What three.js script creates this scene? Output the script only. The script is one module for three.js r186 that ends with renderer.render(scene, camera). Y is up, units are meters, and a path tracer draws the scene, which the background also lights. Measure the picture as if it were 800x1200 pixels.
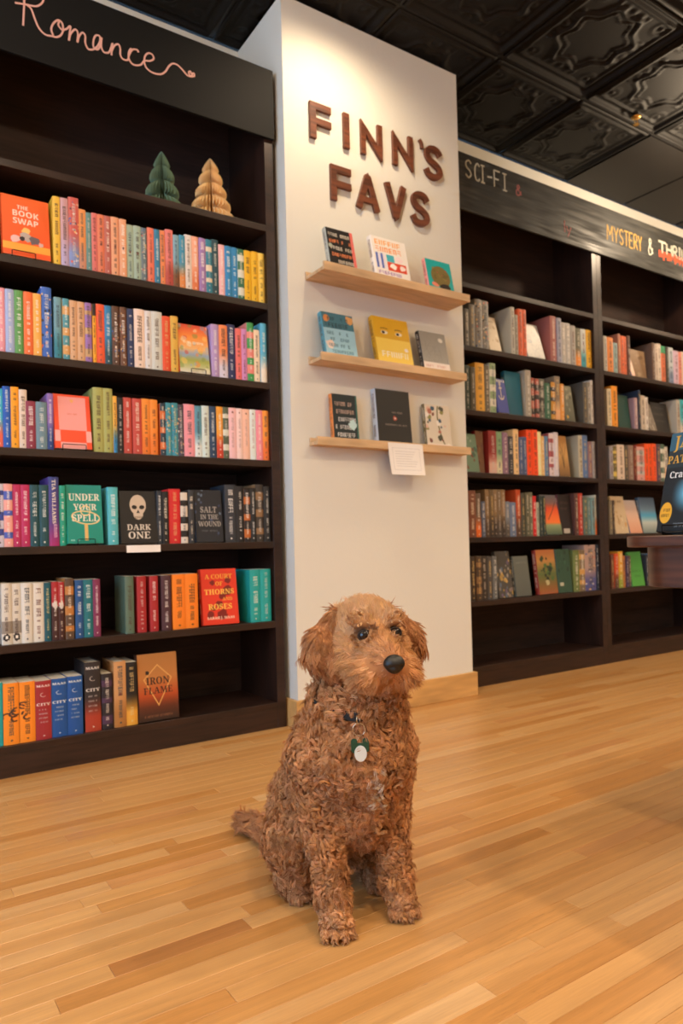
import * as THREE from 'three';
import { mergeGeometries } from 'three/addons/utils/BufferGeometryUtils.js';
import { ImprovedNoise } from 'three/addons/math/ImprovedNoise.js';
import { RoundedBoxGeometry } from 'three/addons/geometries/RoundedBoxGeometry.js';
import { RectAreaLightUniformsLib } from 'three/addons/lights/RectAreaLightUniformsLib.js';

// ---------------------------------------------------------------- camera, light, exposure
// x runs along the bookcase wall, -z points at it; metres; the camera crouches 0.75 m above the floor
const RAD = Math.PI / 180;
const scene = new THREE.Scene();
const renderer = new THREE.WebGLRenderer();
renderer.toneMapping = THREE.LinearToneMapping;
renderer.toneMappingExposure = 0.97;
renderer.shadowMap.enabled = true;
renderer.shadowMap.type = THREE.PCFSoftShadowMap;
RectAreaLightUniformsLib.init();

const EYE = new THREE.Vector3(0, 0.75, 0);
const camera = new THREE.PerspectiveCamera(2 * Math.atan(600 / 831.96) / RAD, 800 / 1200, 0.05, 30);
{
  const yaw = 33.7 * RAD, pitch = 0.853 * RAD, roll = -1.469 * RAD;
  const fwd = new THREE.Vector3(Math.sin(yaw) * Math.cos(pitch), Math.sin(pitch), -Math.cos(yaw) * Math.cos(pitch));
  const side = new THREE.Vector3(Math.cos(yaw), 0, Math.sin(yaw));
  const up = new THREE.Vector3().crossVectors(side, fwd);
  camera.position.copy(EYE);
  camera.up.copy(up.multiplyScalar(Math.cos(roll)).addScaledVector(side, -Math.sin(roll)));
  camera.lookAt(EYE.clone().add(fwd));
  camera.setViewOffset(800, 1200, 0, -26.3, 800, 1200);
  camera.focus = 1.36;
  camera.userData.fStop = 5;
}

// overcast daylight outside the shop window, seen only through its opening
const SKY_COLOR = new THREE.Color(0.4, 0.66, 1.0);
scene.background = SKY_COLOR;
scene.backgroundIntensity = 8.0;

// ceiling lamps: globes, shaped for all-round light, and downlights along the bookcases, rows of downlights further into the shop
const LAMP_COLOR = new THREE.Color(1.0, 0.77, 0.52);
const WALL_LAMPS = [[-1.2, -1.3], [0.1, -1.3], [1.66, -2.14], [4.12, -2.2], [5.5, -2.2]];
const ROOM_LAMPS = [[-1.2, -0.35], [0.6, 0.3], [2.4, -0.2], [4.2, -0.35], [-0.6, 1.6], [1.4, 1.7], [3.3, 1.6]];
const WALL_LAMP_POWER = [4, 4, 4.9, 3.2, 2.5], ROOM_LAMP_POWER = 14.5;

// ---------------------------------------------------------------- helpers
let seed = 20240611;
const rnd = () => { seed = (seed + 0x6d2b79f5) | 0; let t = Math.imul(seed ^ (seed >>> 15), 1 | seed); t = (t + Math.imul(t ^ (t >>> 7), 61 | t)) ^ t; return ((t ^ (t >>> 14)) >>> 0) / 4294967296; };
const rr = (a, b) => a + (b - a) * rnd();
const pick = (a) => a[Math.floor(rnd() * a.length) % a.length];
const perlin = new ImprovedNoise();
const noise = (x, y, z = 0) => perlin.noise(x, y, z);
const clamp = THREE.MathUtils.clamp, lerp = THREE.MathUtils.lerp;
const V = (x, y, z) => new THREE.Vector3(x, y, z);

const used = new Map();
function numbered(name) {
  const n = used.get(name) ?? 0;
  used.set(name, n + 1);
  return n ? `${name}_${String(n).padStart(3, '0')}` : name;
}
function tag(o, label, category, group, kind) {
  if (label) o.userData.label = label;
  if (category) o.userData.category = category;
  if (group) o.userData.group = group;
  if (kind) o.userData.kind = kind;
  return o;
}
function part(name, geometry, material, parent) {          // a part of a thing
  const m = new THREE.Mesh(geometry, material);
  m.name = numbered(name);
  m.castShadow = m.receiveShadow = true;
  parent.add(m);
  return m;
}
function thing(name, label, category, [x, y, z], group) {  // a Group at the thing's base
  const o = new THREE.Group();
  o.name = numbered(name);
  o.position.set(x, y, z);
  scene.add(o);
  return tag(o, label, category, group);
}
function single(name, geometry, material, label, category, group) {   // a thing that is one mesh
  return tag(part(name, geometry, material, scene), label, category, group);
}
function structure(name, geometry, material) {
  const m = part(name, geometry, material, scene);
  m.userData.kind = 'structure';
  return m;
}
// a box given by its corners, uv in metres
function box(x0, x1, y0, y1, z0, z1, bevel = 0) {
  const w = x1 - x0, h = y1 - y0, d = z1 - z0;
  const g = bevel ? new RoundedBoxGeometry(w, h, d, 1, bevel) : new THREE.BoxGeometry(w, h, d);
  const p = g.attributes.position, n = g.attributes.normal, uv = g.attributes.uv;
  g.translate((x0 + x1) / 2, (y0 + y1) / 2, (z0 + z1) / 2);
  for (let i = 0; i < p.count; i++) {
    const ax = Math.abs(n.getX(i)), ay = Math.abs(n.getY(i)), az = Math.abs(n.getZ(i));
    if (ax > ay && ax > az) uv.setXY(i, p.getY(i), p.getZ(i));
    else if (ay > az) uv.setXY(i, p.getX(i), p.getZ(i));
    else uv.setXY(i, p.getX(i), p.getY(i));
  }
  return g;
}
const merge = (list) => mergeGeometries(list.map((g) => (g.index ? g.toNonIndexed() : g)));

function dataTexture(w, h, f, srgb) {
  const data = new Uint8Array(w * h * 4);
  for (let y = 0; y < h; y++) for (let x = 0; x < w; x++) {
    const c = f(x / w, y / h), i = (y * w + x) * 4;
    for (let k = 0; k < 3; k++) data[i + k] = clamp(Math.round((Array.isArray(c) ? c[k] : c) * 255), 0, 255);
    data[i + 3] = 255;
  }
  const t = new THREE.DataTexture(data, w, h);
  t.wrapS = t.wrapT = THREE.RepeatWrapping;
  t.magFilter = THREE.LinearFilter;
  t.minFilter = THREE.LinearFilter;
  if (srgb) t.colorSpace = THREE.SRGBColorSpace;
  t.needsUpdate = true;
  return t;
}
// seamless noise over the unit square, px/py whole cells
const tile = (u, v, px, py, z = 0) => {
  const a = noise(u * px, v * py, z), b = noise((u - 1) * px, v * py, z), c = noise(u * px, (v - 1) * py, z), d = noise((u - 1) * px, (v - 1) * py, z);
  return lerp(lerp(a, b, u), lerp(c, d, u), v);
};
function repeat(t, su, sv) { const c = t.clone(); c.repeat.set(su, sv); c.needsUpdate = true; return c; }
const std = (o) => new THREE.MeshStandardMaterial(o);
const phys = (o) => new THREE.MeshPhysicalMaterial(o);

// ---------------------------------------------------------------- materials
// maple flooring grain: fine fibres along u, broad cathedral bands, small flecks
const grainTexture = (shift) => dataTexture(1024, 256, (u, v) => {
  const bend = tile(u, v, 2, 2, shift) * 0.5;
  const broad = tile(u, v + 0, 2, 7, shift + 3.1) * 0.5;
  const ring = 0.5 + 0.5 * Math.sin((v * 9 + bend * 4 + tile(u, v, 3, 5, shift + 8) * 1.2) * 6.28);
  const fibre = tile(u, v, 14, 110, shift + 5.7) * 0.6 + tile(u, v, 40, 190, shift + 9.3) * 0.5;
  const fleck = Math.max(0, tile(u, v, 60, 90, shift + 2.2) - 0.42) * 0.9;
  const k = 0.9 + broad * 0.13 - ring * 0.04 + fibre * 0.09 - fleck * 0.5;
  return [k, k * (0.985 + broad * 0.04), k * (0.96 + broad * 0.1)];
}, true);
const GRAIN = [grainTexture(0), grainTexture(31.7), grainTexture(67.3)];
const softGrain = dataTexture(512, 128, (u, v) => {
  const k = 0.93 + tile(u, v, 3, 9, 4) * 0.12 + tile(u, v, 10, 60, 9) * 0.12;
  return [k, k, k];
}, true);
const darkGrain = dataTexture(512, 256, (u, v) => {
  const k = 0.85 + tile(u, v, 3, 14, 14) * 0.3 + tile(u, v, 8, 90, 19) * 0.35;
  return [k, k, k];
}, true);
const plaster = dataTexture(512, 512, (u, v) => 0.5 + tile(u, v, 40, 40, 1) * 0.3 + tile(u, v, 110, 110, 7) * 0.3);
const streaks = dataTexture(512, 512, (u, v) => 0.66 + tile(u, v, 3, 40, 3) * 0.35 + tile(u, v, 6, 110, 8) * 0.25 + tile(u, v, 5, 5, 5) * 0.3);

// rubbed chalk streaks over black paint; their pale haze partly paints in lamp glare
const wipedGlare = dataTexture(1024, 256, (u, v) => {
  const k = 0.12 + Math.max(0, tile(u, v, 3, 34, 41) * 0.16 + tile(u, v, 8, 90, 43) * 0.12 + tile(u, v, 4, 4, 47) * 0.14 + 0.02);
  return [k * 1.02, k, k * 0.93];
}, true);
const M = {
  paint: std({ color: new THREE.Color(0.72, 0.695, 0.62), roughness: 0.75, bumpMap: plaster, bumpScale: 0.0006 }),
  roomPaint: std({ color: new THREE.Color(0.6, 0.54, 0.46), roughness: 0.85 }),
  maple: std({ color: 0xd9a765, roughness: 0.5, map: softGrain }),
  ledge: std({ color: 0xddb78a, roughness: 0.6, map: softGrain }),
  espresso: std({ color: 0x342018, roughness: 0.4, map: darkGrain }),
  espressoMatt: std({ color: 0x342018, roughness: 0.85, map: darkGrain }),
  chalkboard: phys({ color: 0x080707, roughness: 0.7, specularIntensity: 0.5, bumpMap: streaks, bumpScale: 0.0001 }),
  chalkboardGloss: phys({ color: 0xffffff, map: wipedGlare, roughness: 0.98, roughnessMap: streaks, bumpMap: streaks, bumpScale: 0.0001, specularIntensity: 1 }),
  chalkPink: std({ color: 0xcf9d90, roughness: 0.9 }),
  chalkWhite: std({ color: 0xb9b7a8, roughness: 0.9 }),
  chalkRose: std({ color: 0x9c5a56, roughness: 0.9 }),
  chalkGold: std({ color: 0xb08a38, roughness: 0.8 }),
  chalkRed: std({ color: 0xc8502e, roughness: 0.85 }),
  walnut: std({ color: 0x77422a, roughness: 0.5, map: darkGrain }),
  ceilingTin: phys({ color: 0x100f0e, specularIntensity: 0.45, roughness: 0.6 }),
  ceilingBar: std({ color: 0x090807, roughness: 0.5 }),
  ceilingPlain: phys({ color: 0x120f0d, specularIntensity: 0.6, roughness: 0.6 }),
  blackWire: std({ color: 0x0b0b0c, roughness: 0.35, metalness: 0.6 }),
  pages: std({ color: 0xd8cdb8, roughness: 0.9 }),
  paper: std({ color: 0xece6e0, roughness: 0.85 }),
  trim: std({ color: 0xe6e0d6, roughness: 0.5 }),
  lampGlow: std({ color: 0xffffff, emissive: new THREE.Color(1, 0.8, 0.56), emissiveIntensity: 5 }),
  brass: std({ color: 0xd8ab5c, roughness: 0.28, metalness: 1 }),
  tableWood: std({ color: 0x5d3320, roughness: 0.38, map: darkGrain }),
  glass: phys({ color: 0xffffff, roughness: 0, transmission: 1, thickness: 0 }),
};

// ---------------------------------------------------------------- the room
const X0 = -2.6, X1 = 6.3, Z0 = -2.97, Z1 = 2.9, CEIL = 3.066, T = 0.12;
structure('wall_back', box(X0 - T, X1 + T, 0, CEIL, Z0 - T, Z0), M.paint);
structure('wall_right', box(X1, X1 + T, 0, CEIL, Z0, Z1), M.roomPaint);
structure('wall_front', box(X0 - T, X1 + T, 0, CEIL, Z1, Z1 + T), M.roomPaint);
structure('wall_pillar', box(1.4675, 2.4557, 0, CEIL, Z0, -2.555), M.paint);
{
  // the street wall with its shop window
  const s = new THREE.Shape([[Z0, 0], [Z1, 0], [Z1, CEIL], [Z0, CEIL]].map(([a, b]) => new THREE.Vector2(a, b)));
  s.holes.push(new THREE.Path([[-2.2, 0.5], [-2.2, 2.65], [0.9, 2.65], [0.9, 0.5]].map(([a, b]) => new THREE.Vector2(a, b))));
  const g = new THREE.ExtrudeGeometry(s, { depth: T, bevelEnabled: false });
  g.rotateY(-Math.PI / 2);
  g.translate(X0, 0, 0);
  structure('wall_left', g, M.roomPaint);
  const w = new THREE.Group();
  w.name = 'window_1';
  w.userData.kind = 'structure';
  scene.add(w);
  const x = X0 - 0.08;
  part('window_frame', merge([box(x, x + 0.06, 0.5, 0.56, -2.2, 0.9), box(x, x + 0.06, 2.59, 2.65, -2.2, 0.9), box(x, x + 0.06, 0.56, 2.59, -2.2, -2.14), box(x, x + 0.06, 0.56, 2.59, 0.84, 0.9), box(x, x + 0.06, 0.56, 2.59, -0.68, -0.62)]), M.trim, w);
  part('pane', box(x + 0.027, x + 0.033, 0.56, 2.59, -2.14, -0.68), M.glass, w);
  part('pane', box(x + 0.027, x + 0.033, 0.56, 2.59, -0.62, 0.84), M.glass, w);
}
{
  // maple skirting round the foot of the pillar, mitred at the corners
  const b = new THREE.Group();
  b.name = 'baseboard_pillar';
  b.userData.kind = 'structure';
  scene.add(b);
  const h = 0.113, t = 0.017;
  part('skirting_board', box(1.4675 - t, 2.4557 + t, 0, h, -2.555, -2.555 + t, 0.002), M.maple, b);
  part('skirting_board', box(1.4675 - t, 1.4675, 0, h, Z0, -2.555, 0.002), M.maple, b);
  part('skirting_board', box(2.4557, 2.4557 + t, 0, h, Z0, -2.555, 0.002), M.maple, b);
}

// ---- floor: narrow maple strips laid along the wall
const floor = new THREE.Group();
floor.name = 'floor';
floor.userData.kind = 'structure';
scene.add(floor);
part('subfloor', box(X0 - T, X1 + T, -0.12, -0.02, Z0 - T, Z1 + T), std({ color: 0x5a3d24, roughness: 0.9 }), floor);
{
  const W = 0.0475;
  const tones = [0xcf9c61, 0xd1a066, 0xcc985d, 0xd3a36a, 0xcd9a60, 0xc99356, 0xd5a66f, 0xc48c4e, 0xd09e63];
  const mats = [];
  for (const c of tones) for (const g of GRAIN) mats.push(std({ color: c, roughness: 0.36, map: g }));
  const dark = std({ color: 0xc8915a, roughness: 0.36, map: GRAIN[1] });
  const darkest = std({ color: 0xb27a44, roughness: 0.36, map: GRAIN[2] });
  const pale = std({ color: 0xdab07e, roughness: 0.36, map: GRAIN[0] });
  function plank(x0, x1, z0, z1) {
    const e = 0.0007, gap = 0.0002, top = 0;
    const a = x0 + gap, b = x1 - gap, c = z0 + gap, d = z1 - gap, P = [], U = [], N = [];
    const ou = rr(0, 3), ov = rr(0, 3);
    const quad = (q, n) => { for (const k of [0, 1, 2, 0, 2, 3]) { P.push(...q[k]); N.push(...n); U.push(q[k][0] / 1.3 + ou, q[k][2] / 0.3 + ov); } };
    quad([[a + e, top, d - e], [b - e, top, d - e], [b - e, top, c + e], [a + e, top, c + e]], [0, 1, 0]);
    quad([[a, -e, d], [b, -e, d], [b - e, top, d - e], [a + e, top, d - e]], [0, 0.7, 0.7]);
    quad([[b, -e, c], [a, -e, c], [a + e, top, c + e], [b - e, top, c + e]], [0, 0.7, -0.7]);
    quad([[a, -e, c], [a, -e, d], [a + e, top, d - e], [a + e, top, c + e]], [-0.7, 0.7, 0]);
    quad([[b, -e, d], [b, -e, c], [b - e, top, c + e], [b - e, top, d - e]], [0.7, 0.7, 0]);
    quad([[a, -0.019, d], [b, -0.019, d], [b, -e, d], [a, -e, d]], [0, 0, 1]);
    quad([[b, -0.019, c], [a, -0.019, c], [a, -e, c], [b, -e, c]], [0, 0, -1]);
    quad([[a, -0.019, c], [a, -0.019, d], [a, -e, d], [a, -e, c]], [-1, 0, 0]);
    quad([[b, -0.019, d], [b, -0.019, c], [b, -e, c], [b, -e, d]], [1, 0, 0]);
    const g = new THREE.BufferGeometry();
    g.setAttribute('position', new THREE.Float32BufferAttribute(P, 3));
    g.setAttribute('normal', new THREE.Float32BufferAttribute(N, 3));
    g.setAttribute('uv', new THREE.Float32BufferAttribute(U, 2));
    return g;
  }
  // strips whose colour stands out in the photograph: row centre z, start, end, material
  const special = [[-1.283, 0.352, 0.62, darkest], [-0.885, 0.56, 0.853, pale], [-1.62, 0.44, 0.72, dark], [-1.99, 0.42, 0.78, dark], [-2.28, 0.38, 0.6, dark], [-1.93, 0.95, 1.35, pale], [-1.62, 2.0, 2.35, dark], [-2.13, 2.15, 2.75, dark], [-1.12, 1.4, 1.75, dark]];
  const far = [];
  let row = 0;
  for (let z = -2.61; z < Z1; z += W, row++) {
    const mine = special.filter((s) => s[0] > z && s[0] <= z + W);
    const cuts = [X0];
    let x = X0 + rr(0.1, 0.9);
    while (x < X1 - 0.2) { cuts.push(x); x += rnd() < 0.2 ? rr(0.3, 0.55) : rr(0.6, 1.6); }
    cuts.push(X1);
    for (const s of mine) {
      for (let i = cuts.length - 2; i > 0; i--) if (cuts[i] > s[1] - 0.2 && cuts[i] < s[2] + 0.2) cuts.splice(i, 1);
      cuts.push(s[1], s[2]);
      cuts.sort((a, b) => a - b);
    }
    for (let i = 0; i + 1 < cuts.length; i++) {
      const a = cuts[i], b = cuts[i + 1], s = mine.find((q) => q[1] === a);
      // strips that the picture shows are parts, one by one; the rest of the floor is joined
      const near = z < -0.62 && b > Math.max(0.02, -z * 0.14 - 0.12) && a < -z * 1.78 + 0.15;
      const g = plank(a, b, z, z + W);
      if (near) part('plank', g, s ? s[3] : pick(mats), floor);
      else far.push(g);
    }
  }
  for (let z = -2.61 - W; z > Z0; z -= W) far.push(plank(X0, X1, z, z + W));
  part('planking', merge(far), std({ color: 0xcf9c61, roughness: 0.36, map: GRAIN[0] }), floor).userData.kind = 'stuff';
}

// ---- ceiling: black pressed-tin tiles in a grid
const ceiling = new THREE.Group();
ceiling.name = 'ceiling';
ceiling.userData.kind = 'structure';
scene.add(ceiling);
part('ceiling_slab', box(X0 - T, X1 + T, CEIL + 0.03, CEIL + 0.15, Z0 - T, Z1 + T), M.ceilingPlain, ceiling);
{
  const P = 0.6155, GX = 1.9446, GZ = -2.972, B = 0.009;
  const N = 72, S = P - 2 * B, g = new THREE.PlaneGeometry(S, S, N, N);
  const p = g.attributes.position;
  const ridge = (d, c, w) => Math.exp(-(((d - c) / w) ** 2));
  for (let i = 0; i < p.count; i++) {
    const x = p.getX(i) / (S / 2), y = p.getY(i) / (S / 2), ax = Math.abs(x), ay = Math.abs(y), m = Math.max(ax, ay);
    let h = 0;
    h += 0.022 * (1 - clamp((0.97 - m) / 0.06, 0, 1)) * clamp((1 - m) / 0.02, 0.55, 1);                                   // raised rim
    h += 0.01 * ridge(m, 0.82, 0.022);
    const oct = Math.max(m, (ax + ay) * 0.72);                                       // scalloped octagon frame
    const scal = oct + 0.035 * Math.cos(Math.atan2(y, x) * 8);
    h += 0.012 * ridge(scal, 0.6, 0.035) + 0.008 * ridge(scal, 0.48, 0.02);
    const cx = ax - 0.68, cy = ay - 0.68, r = Math.hypot(cx, cy);                    // corner leaves
    if (r < 0.2) h += 0.01 * (0.5 + 0.5 * Math.cos(r * 48)) * (1 - r / 0.2);
    const lx = Math.min(ax, ay), my = m - 0.68;
    if (Math.abs(my) < 0.09 && lx < 0.34) h += 0.008 * (0.5 + 0.5 * Math.cos(lx * 36)) * (1 - Math.abs(my) / 0.09);
    p.setZ(i, h);
  }
  g.rotateX(Math.PI / 2);
  g.computeVertexNormals();
  const flat = box(-S / 2, S / 2, 0, 0.012, -S / 2, S / 2);
  const bar = [];
  for (let j = 0; j < 4; j++) for (let i = -3; i < 6; i++) {
    const x = GX + (i + 0.5) * P, z = GZ + (j + 0.5) * P;
    if (x - P / 2 > X1 - 0.1 || (j === 0 && x > 1.4 && x < 2.5 && i === -1)) { /* the pillar stands here; its tile is cut round it */ }
    const plain = (i === 3 && j === 0) || (i === 4 && j === 0);
    const t = part('ceiling_tile', plain ? flat : g, plain ? M.ceilingPlain : M.ceilingTin, ceiling);
    t.position.set(x, CEIL + (plain ? 0.004 : 0.022), z);
  }
  for (let i = -3; i <= 6; i++) part('grid_bar', box(GX + i * P - B, GX + i * P + B, CEIL + 0.014, CEIL + 0.026, GZ, GZ + 4 * P + B, 0.002), M.ceilingBar, ceiling);
  for (let j = 0; j <= 4; j++) part('grid_bar', box(GX - 3 * P, GX + 6 * P, CEIL + 0.013, CEIL + 0.025, GZ + j * P - B + (j ? 0 : B), GZ + j * P + B, 0.002), M.ceilingBar, ceiling);
  part('ceiling_panel', merge([box(X0, GX - 3 * P, CEIL + 0.004, CEIL + 0.03, Z0, Z1), box(GX + 6 * P, X1, CEIL + 0.004, CEIL + 0.03, Z0, Z1), box(GX - 3 * P, GX + 6 * P, CEIL + 0.004, CEIL + 0.03, GZ + 4 * P + B, Z1)]), M.ceilingPlain, ceiling).userData.kind = 'stuff';
}

// ---- recessed lamps
{
  const ring = new THREE.LatheGeometry([[0.052, 0.0], [0.078, -0.006], [0.08, 0.0], [0.078, 0.03], [0.05, 0.03]].map(([a, b]) => new THREE.Vector2(a, b)), 32);
  const lens = new THREE.CylinderGeometry(0.05, 0.05, 0.006, 32);
  const add = ([x, z], power, aim, angle, where) => {
    const t = thing('recessed_lamp', `round recessed ceiling lamp with a warm glowing lens, ${where}`, 'ceiling lamp', [x, CEIL - 0.004, z]);
    part('trim_ring', ring, M.ceilingBar, t);
    part('lens', lens, M.lampGlow, t).position.y = 0.012;
    const l = new THREE.SpotLight(LAMP_COLOR, power, 0, angle, 0.65, 2);
    l.name = 'lamp_light';
    l.position.set(x, CEIL - 0.012, z);
    l.target.position.set(x + aim[0], 0, z + aim[1]);
    l.castShadow = true;
    l.shadow.radius = 3;
    l.shadow.mapSize.set(1024, 1024);
    scene.add(l, l.target);
  };
  const nth = ['first', 'second', 'third', 'fourth', 'fifth', 'sixth', 'seventh'];
  const globe = new THREE.SphereGeometry(0.05, 32, 20), Y = 2.7;  // unseen lamps; the globe form is made up to light the upper walls
  const hang = ([x, z], power, where) => {
    const t = thing('unseen_globe_lamp', `unseen white globe lamp on a thin black rod, ${where}`, 'ceiling lamp', [x, Y, z]);
    part('globe', globe, M.lampGlow, t);
    part('rod', new THREE.CylinderGeometry(0.005, 0.005, CEIL - Y - 0.048, 12).translate(0, (CEIL - Y + 0.048) / 2, 0), M.ceilingBar, t);
    part('canopy', new THREE.CylinderGeometry(0.04, 0.045, 0.02, 24).translate(0, CEIL - Y - 0.008, 0), M.ceilingBar, t);
    const l = new THREE.PointLight(LAMP_COLOR, power, 0, 2);
    l.name = 'globe_light';
    l.position.set(x, Y, z);
    l.castShadow = true;
    l.shadow.radius = 2.4;
    scene.add(l);
  };
  WALL_LAMPS.forEach((q, i) => { const w = `${nth[i]} of the row along the bookcases`; if (i % 2 || i === 4) hang(q, WALL_LAMP_POWER[i], w); else add(q, WALL_LAMP_POWER[i], [0, -0.25], 82 * RAD, w); });
  ROOM_LAMPS.forEach((q, i) => add(q, ROOM_LAMP_POWER, [0, 0], 78 * RAD, `${nth[i]} of those over the open floor`));
}

// ---------------------------------------------------------------- bookcases
const SHELF_TOPS = [2.095, 1.766, 1.433, 1.109, 0.772, 0.442];
function bookcase(x0, x1, front, label) {
  const b = thing('bookcase', label, 'bookcase', [x0, 0, front]);
  const w = x1 - x0, s = 0.041, back = Z0 - front + 0.005;
  part('side_panel', box(0, s, 0, 2.75, back, 0, 0.0015), M.espresso, b);
  part('side_panel', box(w - s, w, 0, 2.75, back, 0, 0.0015), M.espresso, b);
  part('back_panel', box(s, w - s, 0, 2.75, back, back + 0.012), M.espressoMatt, b);
  part('top_panel', box(s, w - s, 2.725, 2.75, back + 0.012, -0.004), M.espresso, b);
  part('plinth', box(s, w - s, 0, 0.08, -0.03, -0.001, 0.001), M.espresso, b);
  part('bottom_shelf', box(s, w - s, 0.08, 0.105, back + 0.012, 0, 0.0015), M.espresso, b);
  for (const y of SHELF_TOPS) part('shelf', box(s, w - s, y - 0.027, y, back + 0.012, 0, 0.0015), M.espresso, b);
  return b;
}
const FRONT_L = -2.61, FRONT_R = -2.667;
bookcase(0.24, 1.4425, FRONT_L, 'dark espresso wooden bookcase left of the white pillar, under the cursive sign');
bookcase(2.472, 3.672, FRONT_R, 'dark espresso wooden bookcase just right of the white pillar');
bookcase(3.6725, 4.8725, FRONT_R, 'dark espresso wooden bookcase at the right edge, behind the round-cornered table');

// ---- chalk lettering: strokes swept as flat ribbons of chalk
function stroke(points, width, closed = false, segs) {
  const c = new THREE.CatmullRomCurve3(points.map(([x, y]) => V(x, y, 0)), closed, 'centripetal');
  const g = new THREE.TubeGeometry(c, segs ?? Math.max(4, points.length * 6), width / 2, 6, closed);
  g.scale(1, 1, 0.18);
  return g;
}
const lines = (list, width) => merge(list.map((p) => stroke(p, width, false, p.length === 2 ? 1 : undefined)));

{
  const t = thing('shop_sign', 'long black chalkboard sign with the word Romance in pink cursive script', 'sign', [0.24, 2.46, -2.597]);
  part('board', box(0, 1.205, 0, 0.295, -0.0125, 0, 0.003), M.chalkboard, t);
  const at = (list) => list.map(([x, y]) => [x - 0.24, y - 2.46]);
  const letters = [
    [[0.443, 2.637], [0.475, 2.645], [0.515, 2.655], [0.536, 2.685], [0.528, 2.72], [0.49, 2.735], [0.445, 2.72]],
    [[0.476, 2.728], [0.473, 2.65], [0.468, 2.567]],
    [[0.48, 2.646], [0.494, 2.638], [0.505, 2.61], [0.52, 2.578], [0.54, 2.564], [0.562, 2.567], [0.577, 2.569], [0.592, 2.582], [0.6, 2.605], [0.596, 2.628], [0.586, 2.633], [0.57, 2.618], [0.56, 2.59], [0.566, 2.571]],
    [[0.588, 2.63], [0.584, 2.615], [0.596, 2.603], [0.612, 2.612], [0.625, 2.628], [0.622, 2.6], [0.619, 2.571], [0.626, 2.6], [0.643, 2.622], [0.65, 2.614], [0.648, 2.575], [0.655, 2.602], [0.668, 2.62], [0.676, 2.612], [0.676, 2.585], [0.686, 2.567], [0.7, 2.57], [0.713, 2.581], [0.728, 2.61], [0.727, 2.63], [0.715, 2.628], [0.705, 2.604], [0.706, 2.58], [0.717, 2.576], [0.731, 2.6], [0.735, 2.628], [0.733, 2.59], [0.742, 2.576], [0.758, 2.58], [0.768, 2.602], [0.774, 2.622], [0.771, 2.6], [0.769, 2.574]],
    [[0.77, 2.59], [0.782, 2.616], [0.796, 2.625], [0.802, 2.612], [0.802, 2.588], [0.81, 2.576], [0.828, 2.578], [0.835, 2.6], [0.85, 2.626], [0.868, 2.629], [0.87, 2.622]],
    [[0.843, 2.628], [0.834, 2.61], [0.834, 2.584], [0.846, 2.57], [0.862, 2.57], [0.88, 2.58], [0.892, 2.598], [0.915, 2.606], [0.929, 2.62], [0.924, 2.633], [0.91, 2.634], [0.897, 2.62], [0.892, 2.6], [0.898, 2.576], [0.914, 2.566], [0.935, 2.564], [0.957, 2.57], [0.974, 2.586], [0.989, 2.612], [1.005, 2.628], [1.023, 2.629], [1.045, 2.616], [1.06, 2.604], [1.074, 2.602], [1.085, 2.612]],
    [[1.074, 2.602], [1.069, 2.617], [1.076, 2.622], [1.081, 2.614], [1.09, 2.62], [1.092, 2.61], [1.076, 2.602]],
  ];
  part('lettering', lines(letters.map(at), 0.0074), M.chalkPink, t);
}
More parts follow.
